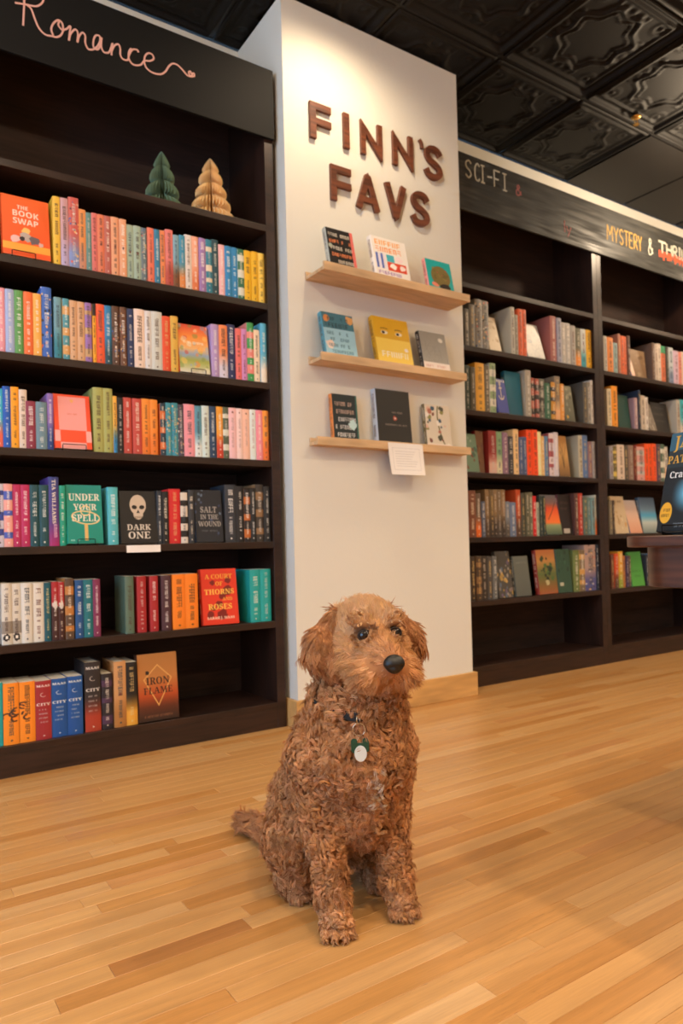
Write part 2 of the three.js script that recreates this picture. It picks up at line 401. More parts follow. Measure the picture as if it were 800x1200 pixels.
{
  const t = thing('shop_sign', 'long black glossy chalkboard sign with science fiction and mystery headings', 'sign', [2.472, 2.465, -2.654]);
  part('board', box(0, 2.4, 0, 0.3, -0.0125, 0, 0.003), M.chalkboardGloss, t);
  const L = (x, w, strokes, h = 0.09, y = 0.182) => strokes.map((s) => s.map(([a, b]) => [x - 2.472 + a * w, y + b * h]));
  const G = {
    S: [[[0.95, 0.85], [0.6, 1], [0.15, 0.85], [0.2, 0.6], [0.75, 0.4], [0.9, 0.2], [0.5, 0], [0.05, 0.15]]],
    C: [[[0.95, 0.85], [0.6, 1], [0.2, 0.8], [0.1, 0.4], [0.3, 0.05], [0.7, 0], [0.95, 0.15]]],
    I: [[[0.5, 0], [0.5, 1]], [[0.1, 1], [0.9, 1]], [[0.1, 0], [0.9, 0]]],
    '-': [[[0, 0.45], [1, 0.5]]],
    F: [[[0.1, 0], [0.1, 1]], [[0.1, 1], [1, 1]], [[0.1, 0.5], [0.8, 0.5]]],
    M: [[[0, 0], [0.05, 1]], [[0.05, 1], [0.5, 0.35]], [[0.5, 0.35], [0.95, 1]], [[0.95, 1], [1, 0]]],
    Y: [[[0, 1], [0.5, 0.5]], [[1, 1], [0.5, 0.5]], [[0.5, 0.5], [0.5, 0]]],
    T: [[[0.5, 0], [0.5, 1]], [[0, 1], [1, 1]]],
    E: [[[0, 0], [0, 1]], [[0, 1], [1, 1]], [[0, 0.5], [0.8, 0.5]], [[0, 0], [1, 0]]],
    R: [[[0, 0], [0, 1]], [[0, 1], [0.7, 0.98], [0.85, 0.75], [0.6, 0.52], [0, 0.5]], [[0.3, 0.5], [1, 0]]],
    H: [[[0, 0], [0, 1]], [[1, 0], [1, 1]], [[0, 0.5], [1, 0.5]]],
    L: [[[0, 1], [0, 0]], [[0, 0], [1, 0]]],
    '&': [[[1, 0.1], [0.35, 0.75], [0.5, 1], [0.7, 0.8], [0.2, 0.35], [0.3, 0], [0.7, 0.05], [0.95, 0.45]]],
    y: [[[0, 0.6], [0.4, 0.15]], [[1, 0.6], [0.6, 0.1], [0.2, -0.3]]],
    l: [[[0, 1], [0, 0]]],
  };
  const word = (list, h, y) => list.flatMap(([c, x, w]) => L(x, w, G[c], h, y));
  part('lettering', lines(word([['S', 2.598, 0.045], ['C', 2.663, 0.04], ['I', 2.706, 0.035], ['-', 2.757, 0.036], ['F', 2.804, 0.048], ['I', 2.868, 0.04]], 0.09, 0.178), 0.0095), M.chalkWhite, t);
  part('lettering', lines(word([['&', 2.968, 0.05]], 0.055, 0.18), 0.009), M.chalkRose, t);
  part('lettering', lines(word([['l', 3.375, 0.02], ['y', 3.392, 0.04]], 0.07, 0.06), 0.007), M.chalkRose, t);
  part('lettering', lines(word([['M', 3.772, 0.052], ['Y', 3.838, 0.045], ['S', 3.893, 0.04], ['T', 3.943, 0.042], ['E', 3.995, 0.034], ['R', 4.043, 0.036], ['Y', 4.088, 0.036]], 0.094, 0.104), 0.0085), M.chalkGold, t);
  part('lettering', lines(word([['&', 4.188, 0.056]], 0.105, 0.104), 0.0085), M.chalkWhite, t);
  const thr = [['T', 4.308, 0.085], ['H', 4.402, 0.055], ['R', 4.475, 0.05], ['I', 4.535, 0.03], ['L', 4.578, 0.05], ['L', 4.638, 0.05], ['E', 4.7, 0.05], ['R', 4.762, 0.05]];
  part('lettering', lines(word(thr, 0.072, 0.142), 0.015), M.chalkWhite, t);
  // red chalk dripping from the lower half of the letters
  const drips = [];
  for (const [, x, w] of thr) for (let k = 0; k < 4; k++) { const a = x - 2.472 + w * (0.1 + 0.27 * k); drips.push([[a, 0.155], [a + 0.002, 0.155 - rr(0.035, 0.065)]]); }
  part('lettering', lines(drips, 0.014), M.chalkRed, t);
}

// ---- walnut letters on the pillar
{
  const Z = -2.553, D = 0.013, W = 0.029;
  const bar = (x0, y0, x1, y1, w = W) => {           // a straight stroke with square ends, extruded
    const dx = x1 - x0, dy = y1 - y0, l = Math.hypot(dx, dy), nx = (-dy / l) * w / 2, ny = (dx / l) * w / 2;
    return [[x0 + nx, y0 + ny], [x1 + nx, y1 + ny], [x1 - nx, y1 - ny], [x0 - nx, y0 - ny]];
  };
  const extrude = (polys) => merge(polys.map((p, i) => {
    const g = new THREE.ExtrudeGeometry(new THREE.Shape(p.map(([a, b]) => new THREE.Vector2(a, b))), { depth: D + i * 0.00012, bevelEnabled: true, bevelSize: 0.0008, bevelThickness: 0.0008, bevelSegments: 1 });
    return g;
  }));
  const ribbon = (pts, w = W) => {                    // a curved stroke
    const c = new THREE.CatmullRomCurve3(pts.map(([x, y]) => V(x, y, 0)), false, 'centripetal'), n = 48, a = [], b = [];
    for (let i = 0; i <= n; i++) {
      const p = c.getPoint(i / n), t = c.getTangent(i / n);
      a.push([p.x - t.y * w / 2, p.y + t.x * w / 2]);
      b.unshift([p.x + t.y * w / 2, p.y - t.x * w / 2]);
    }
    return [...a, ...b];
  };
  const h = 0.155;
  const Fl = [[[0, 0], [W, 0], [W, h], [0, h]], [[W - 0.001, h - W], [0.106, h - W], [0.106, h], [W - 0.001, h]], [[W - 0.001, 0.062], [0.106, 0.062], [0.106, 0.062 + W * 0.95], [W - 0.001, 0.062 + W * 0.95]]];
  const Il = [[[0, 0], [W, 0], [W, h], [0, h]]];
  const n = 0.025;
  const Nl = [[[0, 0], [n, 0], [n, h * 0.75], [0, h]], [[0, h], [0, h - 0.03], [0.113, -0.005], [0.118, 0.03]].map(([a, b]) => [a, b]), [[0.093, 0.03], [0.118, -0.006], [0.118, h], [0.093, h]]];
  const Al = [bar(0.013, 0, 0.064, 0.15), bar(0.115, 0, 0.064, 0.15), [[0.035, 0.03], [0.093, 0.03], [0.086, 0.053], [0.042, 0.053]], [[0.05, 0.138], [0.078, 0.138], [0.064, 0.165]]];
  const Vl = [bar(0.014, h, 0.062, 0.004), bar(0.11, h, 0.062, 0.004), [[0.05, 0.012], [0.074, 0.012], [0.062, -0.012]]];
  const Sl = [ribbon([[0.103, 0.118], [0.09, 0.136], [0.062, 0.143], [0.03, 0.132], [0.021, 0.108], [0.036, 0.086], [0.066, 0.072], [0.092, 0.056], [0.1, 0.034], [0.083, 0.014], [0.055, 0.007], [0.028, 0.016], [0.014, 0.038]])];
  const Ap = [ribbon([[0.0, 0.045], [0.012, 0.03], [0.014, 0.008]], 0.011)];
  const put = (name, polys, x, y, label) => {
    const m = single('sign_letter', extrude(polys), M.walnut, label, 'letter');
    m.position.set(x, y, Z);
    return m;
  };
  const k = 0.0045;   // the letters stand a little off the wall
  put('F', Fl, 1.59, 2.488 + k, 'brown wooden letter F that begins the upper word on the pillar');
  put('I', Il, 1.762, 2.492 + k, 'brown wooden letter I in the upper word on the pillar');
  put('N', Nl, 1.855, 2.493 + k, 'brown wooden letter N right after the I in the upper word');
  put('N', Nl, 2.035, 2.495 + k, 'brown wooden letter N just before the apostrophe in the upper word');
  put('apostrophe', Ap, 2.198, 2.612 + k, 'small brown wooden apostrophe between N and S in the upper word');
  put('S', Sl, 2.222, 2.492 + k, 'brown wooden letter S that ends the upper word on the pillar');
  put('F', Fl, 1.688, 2.244 + k, 'brown wooden letter F that begins the lower word on the pillar');
  put('A', Al, 1.822, 2.246 + k, 'brown wooden letter A in the lower word on the pillar');
  put('V', Vl, 1.982, 2.244 + k, 'brown wooden letter V in the lower word on the pillar');
  put('S', Sl, 2.132, 2.248 + k, 'brown wooden letter S that ends the lower word on the pillar');
}

// ---- three picture ledges on the pillar
const LEDGES = [[1.552, 2.36, 1.873, 0.152], [1.557, 2.37, 1.515, 0.106], [1.553, 2.423, 1.171, 0.066]];
LEDGES.forEach(([x0, x1, y, d], i) => {
  const t = thing('picture_ledge', `pale wooden picture ledge, ${['topmost of the three on the pillar', 'middle one of the three on the pillar', 'lowest of the three, with a paper note hanging from it'][i]}`, 'shelf', [x0, y, -2.5549]);
  const w = x1 - x0;
  part('ledge_board', box(0, w, 0, 0.014, 0, d - 0.012, 0.001), M.ledge, t);
  part('front_lip', box(0, w, -0.002, 0.033, d - 0.012, d, 0.0015), M.ledge, t);
  part('back_rail', box(0, w, 0.014, 0.034, 0, 0.01, 0.001), M.ledge, t);
});
{
  // a sheet of paper taped to the lowest lip, its foot curling outward
  const g = new THREE.PlaneGeometry(0.2, 0.142, 8, 12), p = g.attributes.position;
  for (let i = 0; i < p.count; i++) { const v = (0.071 - p.getY(i)) / 0.142; p.setZ(i, 0.012 * v * v + 0.004 * v * Math.sin(p.getX(i) * 20)); p.setX(i, p.getX(i) + 0.012 * v * (p.getX(i) < 0 ? 1 : 0)); }
  g.computeVertexNormals();
  const back = g.clone(); back.translate(0, 0, -0.0006); back.index.array.reverse();
  const cv = document.createElement('canvas'); cv.width = 200; cv.height = 142;
  const c = cv.getContext('2d'); c.fillStyle = '#ece6e0'; c.fillRect(0, 0, 200, 142);
  c.strokeStyle = '#b9b6b6'; c.lineWidth = 1.2; c.strokeRect(22, 22, 156, 98);
  c.fillStyle = '#c9c3c0'; for (let y = 36; y < 112; y += 11) c.fillRect(36, y, 128 - ((y * 37) % 40), 2.2);
  const t = new THREE.CanvasTexture(cv); t.colorSpace = THREE.SRGBColorSpace;
  const m = single('paper_note', merge([g, back]), std({ color: 0xffffff, roughness: 0.85, map: t }), 'white paper note hanging from the lip of the lowest ledge', 'note');
  m.position.set(2.018, 1.128, -2.4872);
}

// ---- folded paper trees on the top shelf of the left bookcase
function paperTree(name, label, x, z, tiers, H, R, mat, fans) {
  const t = thing(name, label, 'decoration', [x, 2.0955, z]);
  // radial paper leaves, each cut to a scalloped outline
  const pts = [];
  for (let k = 0; k < tiers; k++) {
    const r0 = R * (1 - 0.8 * (k / tiers) ** 0.9), y0 = H * k / tiers, dy = H / tiers;
    if (k === tiers - 1) pts.push([r0 * 0.92, y0], [r0, y0 + dy * 0.1], [r0 * 0.72, y0 + dy * 0.45], [r0 * 0.3, y0 + dy * 0.85], [0.003, y0 + dy]);
    else for (const [a, f] of [[0.74, 0], [0.95, 0.06], [1, 0.2], [0.98, 0.4], [0.86, 0.62], [0.66, 0.82], [0.5, 0.97]]) pts.push([r0 * a, y0 + dy * f]);
  }
  const s = new THREE.Shape();
  s.moveTo(0.002, 0); pts.forEach(([x, y]) => s.lineTo(x, y)); s.lineTo(0.002, H);
  const leaf = new THREE.ExtrudeGeometry(s, { depth: 0.0009, bevelEnabled: false });
  for (let i = 0; i < fans; i++) { const m = part('paper_leaf', leaf, mat, t); m.rotation.y = (i + rr(-0.22, 0.22)) / fans * Math.PI * 2; }
  part('spine_rod', new THREE.CylinderGeometry(0.003, 0.004, H, 8).translate(0, H / 2, 0), mat, t);
  return t;
}
paperTree('paper_tree', 'dark green folded paper tree on the top shelf, the left of two', 1.0, -2.73, 4, 0.25, 0.086, std({ color: 0x6f8a72, roughness: 0.85 }), 30);
paperTree('paper_tree', 'cream folded paper tree on the top shelf, nearest the pillar', 1.205, -2.72, 5, 0.275, 0.1, std({ color: 0xf3cf96, roughness: 0.85 }), 34);

// ---- table with rounded corners at the right
{
  const t = thing('table', 'brown wooden table with a rounded corner at the right edge', 'table', [1.462, 0, -0.945]);
  const sh = (x0, x1, y0, y1, r) => {
    const s = new THREE.Shape();
    s.moveTo(x0 + r, y0); s.lineTo(x1 - r, y0); s.absarc(x1 - r, y0 + r, r, -Math.PI / 2, 0); s.lineTo(x1, y1 - r); s.absarc(x1 - r, y1 - r, r, 0, Math.PI / 2);
    s.lineTo(x0 + r, y1); s.absarc(x0 + r, y1 - r, r, Math.PI / 2, Math.PI); s.lineTo(x0, y0 + r); s.absarc(x0 + r, y0 + r, r, Math.PI, Math.PI * 1.5);
    return s;
  };
  const slab = (s, depth, bevel) => { const g = new THREE.ExtrudeGeometry(s, { depth, bevelEnabled: true, bevelSize: bevel, bevelThickness: bevel, bevelSegments: 3, curveSegments: 24 }); g.rotateX(-Math.PI / 2); return g; };
  part('table_top', slab(sh(0, 0.95, -0.62, 0.1, 0.1), 0.018, 0.004).translate(0, 0.731, 0), M.tableWood, t);
  part('apron', slab(sh(0.035, 0.915, -0.585, 0.065, 0.085), 0.09, 0.002).translate(0, 0.637, 0), M.tableWood, t);
  for (const [x, z] of [[0.4, 0.02], [0.83, -0.02], [0.4, 0.5], [0.83, 0.5]]) part('leg', new THREE.CylinderGeometry(0.028, 0.02, 0.635, 20).translate(x, 0.3175, z), M.tableWood, t);
}
// ---- brass sprinkler head under the ceiling
{
  const t = thing('sprinkler_head', 'small brass sprinkler head hanging from a black ceiling tile', 'sprinkler', [3.56, CEIL - 0.002, -2.3]);
  part('escutcheon', new THREE.LatheGeometry([[0.006, -0.008], [0.02, -0.006], [0.026, 0], [0.026, 0.003], [0.006, 0.003]].map(([a, b]) => new THREE.Vector2(a, b)), 24).translate(0, 0.006, 0), M.brass, t);
  part('frame_arm', new THREE.TorusGeometry(0.014, 0.0028, 8, 24).translate(0, -0.018, 0), M.brass, t);
  const star = new THREE.Shape();
  for (let i = 0; i < 16; i++) { const r = i % 2 ? 0.013 : 0.02, a = i / 16 * Math.PI * 2; i ? star.lineTo(Math.cos(a) * r, Math.sin(a) * r) : star.moveTo(r, 0); }
  part('deflector', new THREE.ExtrudeGeometry(star, { depth: 0.0015, bevelEnabled: false }).rotateX(Math.PI / 2).translate(0, -0.033, 0), M.brass, t);
}

// ---------------------------------------------------------------- books
// printed spines and covers share two canvases
const SP_W = 40, SP_H = 224, SP_COLS = 51;
const spineCanvas = document.createElement('canvas'); spineCanvas.width = 2048; spineCanvas.height = 1792;
const sc = spineCanvas.getContext('2d');
const CV_W = 256, CV_H = 340, CV_SPINE = 30, CV_COLS = 8;
const coverCanvas = document.createElement('canvas'); coverCanvas.width = 2048; coverCanvas.height = 2040;
const cc = coverCanvas.getContext('2d');
const luma = (hex) => { const n = parseInt(hex, 16); return (0.3 * (n >> 16) + 0.59 * ((n >> 8) & 255) + 0.11 * (n & 255)) / 255; };

// lettering too small to read in the photograph: a run of letter-like strokes
function scribble(c, x, y, w, h, color, vertical) {
  c.save();
  c.translate(x, y);
  if (vertical) { c.rotate(Math.PI / 2); c.translate(0, -w); [w, h] = [h, w]; }
  c.fillStyle = color;
  const pitch = h * 0.72;
  for (let u = 0; u + pitch * 0.8 < w; u += pitch) {
    if (rnd() < 0.13) continue;
    const lw = pitch * 0.74, s = Math.max(1, h * 0.17);
    const k = Math.floor(rnd() * 5);
    if (k !== 2) c.fillRect(u, 0, s, h);
    if (k === 1 || k === 3) c.fillRect(u + lw - s, 0, s, h);
    if (k !== 3) c.fillRect(u, 0, lw, s);
    if (k === 0 || k === 2 || k === 4) c.fillRect(u, h * 0.45, lw, s);
    if (k === 2 || k === 4) c.fillRect(u + (k === 4 ? 0 : lw - s), h - s, k === 4 ? lw : s, s);
  }
  c.restore();
}
function blob(c, x, y, r, color, n = 9) {
  c.fillStyle = color; c.beginPath();
  for (let i = 0; i <= n; i++) { const a = i / n * 6.283, q = r * rr(0.7, 1.15); const px = x + Math.cos(a) * q, py = y + Math.sin(a) * q; i ? c.lineTo(px, py) : c.moveTo(px, py); }
  c.fill();
}
function drawSpine(i, c1, c2, style) {
  const x = (i % SP_COLS) * SP_W, y = Math.floor(i / SP_COLS) * SP_H, w = SP_W, h = SP_H, c = sc;
  c.save(); c.beginPath(); c.rect(x, y, w, h); c.clip();
  c.fillStyle = '#' + c1; c.fillRect(x, y, w, h);
  const dark = luma(c1) < 0.5;
  let ink = style === 'd' ? '#4a3526' : style === 'w' ? '#ece8e2' : dark ? pick(['#e8dcc8', '#d8b878', '#e6e2dc', '#c8c0b8']) : pick(['#3a2c2a', '#f4ece2', '#5a2c28', '#2c3a48']);
  if (c2) {
    if (style === 'm') { for (let k = 0; k < 3; k++) c.fillStyle = '#' + c2, c.fillRect(x, y + h * (0.1 + 0.3 * k + rr(0, 0.08)), w, h * rr(0.07, 0.16)); }
    else if (style === 't') { c.fillStyle = '#' + c2; c.fillRect(x, y, w, h * 0.2); }
    else if (style === 'c') { c.fillStyle = '#' + c2; c.fillRect(x, y + h * 0.62, w, h * 0.2); blob(c, x + w / 2, y + h * 0.88, w * 0.36, '#1c1a1a', 24); c.fillStyle = '#efe9df'; c.fillRect(x + w * 0.38, y + h * 0.855, w * 0.24, h * 0.05); }
    else if (style === 'o') { c.fillStyle = '#' + c2; c.fillRect(x, y + h * 0.42, w, h * 0.58); blob(c, x + w / 2, y + h * 0.4, w * 0.4, '#cfc4ba', 24); }
    else if (style === 'n') { const g = c.createLinearGradient(0, y, 0, y + h); g.addColorStop(0, '#' + c1); g.addColorStop(0.65, '#5a3a80'); g.addColorStop(1, '#b02a6a'); c.fillStyle = g; c.fillRect(x, y, w, h); }
    else { const g = c.createLinearGradient(0, y + h * 0.5, 0, y + h * 0.78); g.addColorStop(0, '#' + c1); g.addColorStop(1, '#' + c2); c.fillStyle = g; c.fillRect(x, y + h * 0.5, w, h * 0.5); }
  }
  if (style === 'p') for (let k = 0; k < 26; k++) blob(c, x + rr(0, w), y + rr(0, h), rr(2, 5), pick(['#e8e0d8', '#d86a5a', '#3a5a9a', '#e8b878', '#2a2a30']), 6);
  if (style === 'r') { c.strokeStyle = '#4a2a1a'; c.lineWidth = 5; for (let k = 0; k < 4; k++) { c.beginPath(); c.arc(x + w * rr(0.1, 0.9), y + h * rr(0.38, 0.62), rr(6, 14), rr(0, 3), rr(4, 6)); c.stroke(); } }
  if (style === 'n' || style === 'M') {
    c.fillStyle = style === 'n' ? '#e8dcc0' : '#e9e4dc'; c.textAlign = 'center'; c.textBaseline = 'middle';
    if (style === 'n') { c.save(); c.translate(x + w / 2, y + h * 0.36); c.rotate(Math.PI / 2); c.font = 'bold 19px serif'; c.fillText('TIA WILLIAMS', 0, 0); c.restore(); c.save(); c.translate(x + w / 2, y + h * 0.8); c.rotate(Math.PI / 2); scribble(c, -34, -10, 66, 12, '#e8b8d0'); c.restore(); }
    else { c.font = 'bold 11px serif'; c.fillText('MAAS', x + w / 2, y + 20); c.font = 'bold 14px serif'; c.fillText('CITY', x + w / 2, y + h * 0.4); c.lineWidth = 1.6; c.strokeStyle = '#e0d6cc'; c.beginPath(); c.arc(x + w / 2, y + h * 0.24, 7, 0.8, 4.6); c.stroke(); for (let k = 0; k < 4; k++) scribble(c, x + 9, y + h * (0.48 + 0.07 * k), 22, 5, '#b9b2b2'); blob(c, x + w / 2, y + h * 0.93, 4, '#e0d8d0', 3); }
  } else if (style === 'k') { blob(c, x + w / 2, y + h * 0.09, 5, '#7a4a3c', 5); scribble(c, x + w * 0.34, y + h * 0.2, w * 0.28, h * 0.6, '#b08a86', true); }
  else {
    const a = rr(0.06, 0.14), l = rr(0.38, 0.55), tw = rr(0.24, 0.4);
    scribble(c, x + w * (0.5 - tw / 2), y + h * a, w * tw, h * l, ink, true);
    scribble(c, x + w * 0.36, y + h * (a + l + 0.06), w * 0.26, h * (0.8 - a - l), ink, true);
    if (style === 'i') { c.fillStyle = '#6a3a30'; c.beginPath(); c.arc(x + w / 2, y + h * 0.5, 5, 0, 7); c.fill(); }
    blob(c, x + w / 2, y + h * 0.93, 3.5, ink, 6);
  }
  c.restore();
  return { u0: (x + 0.7) / 2048, u1: (x + w - 0.7) / 2048, v0: 1 - (y + h - 0.7) / 1792, v1: 1 - (y + 0.7) / 1792 };
}

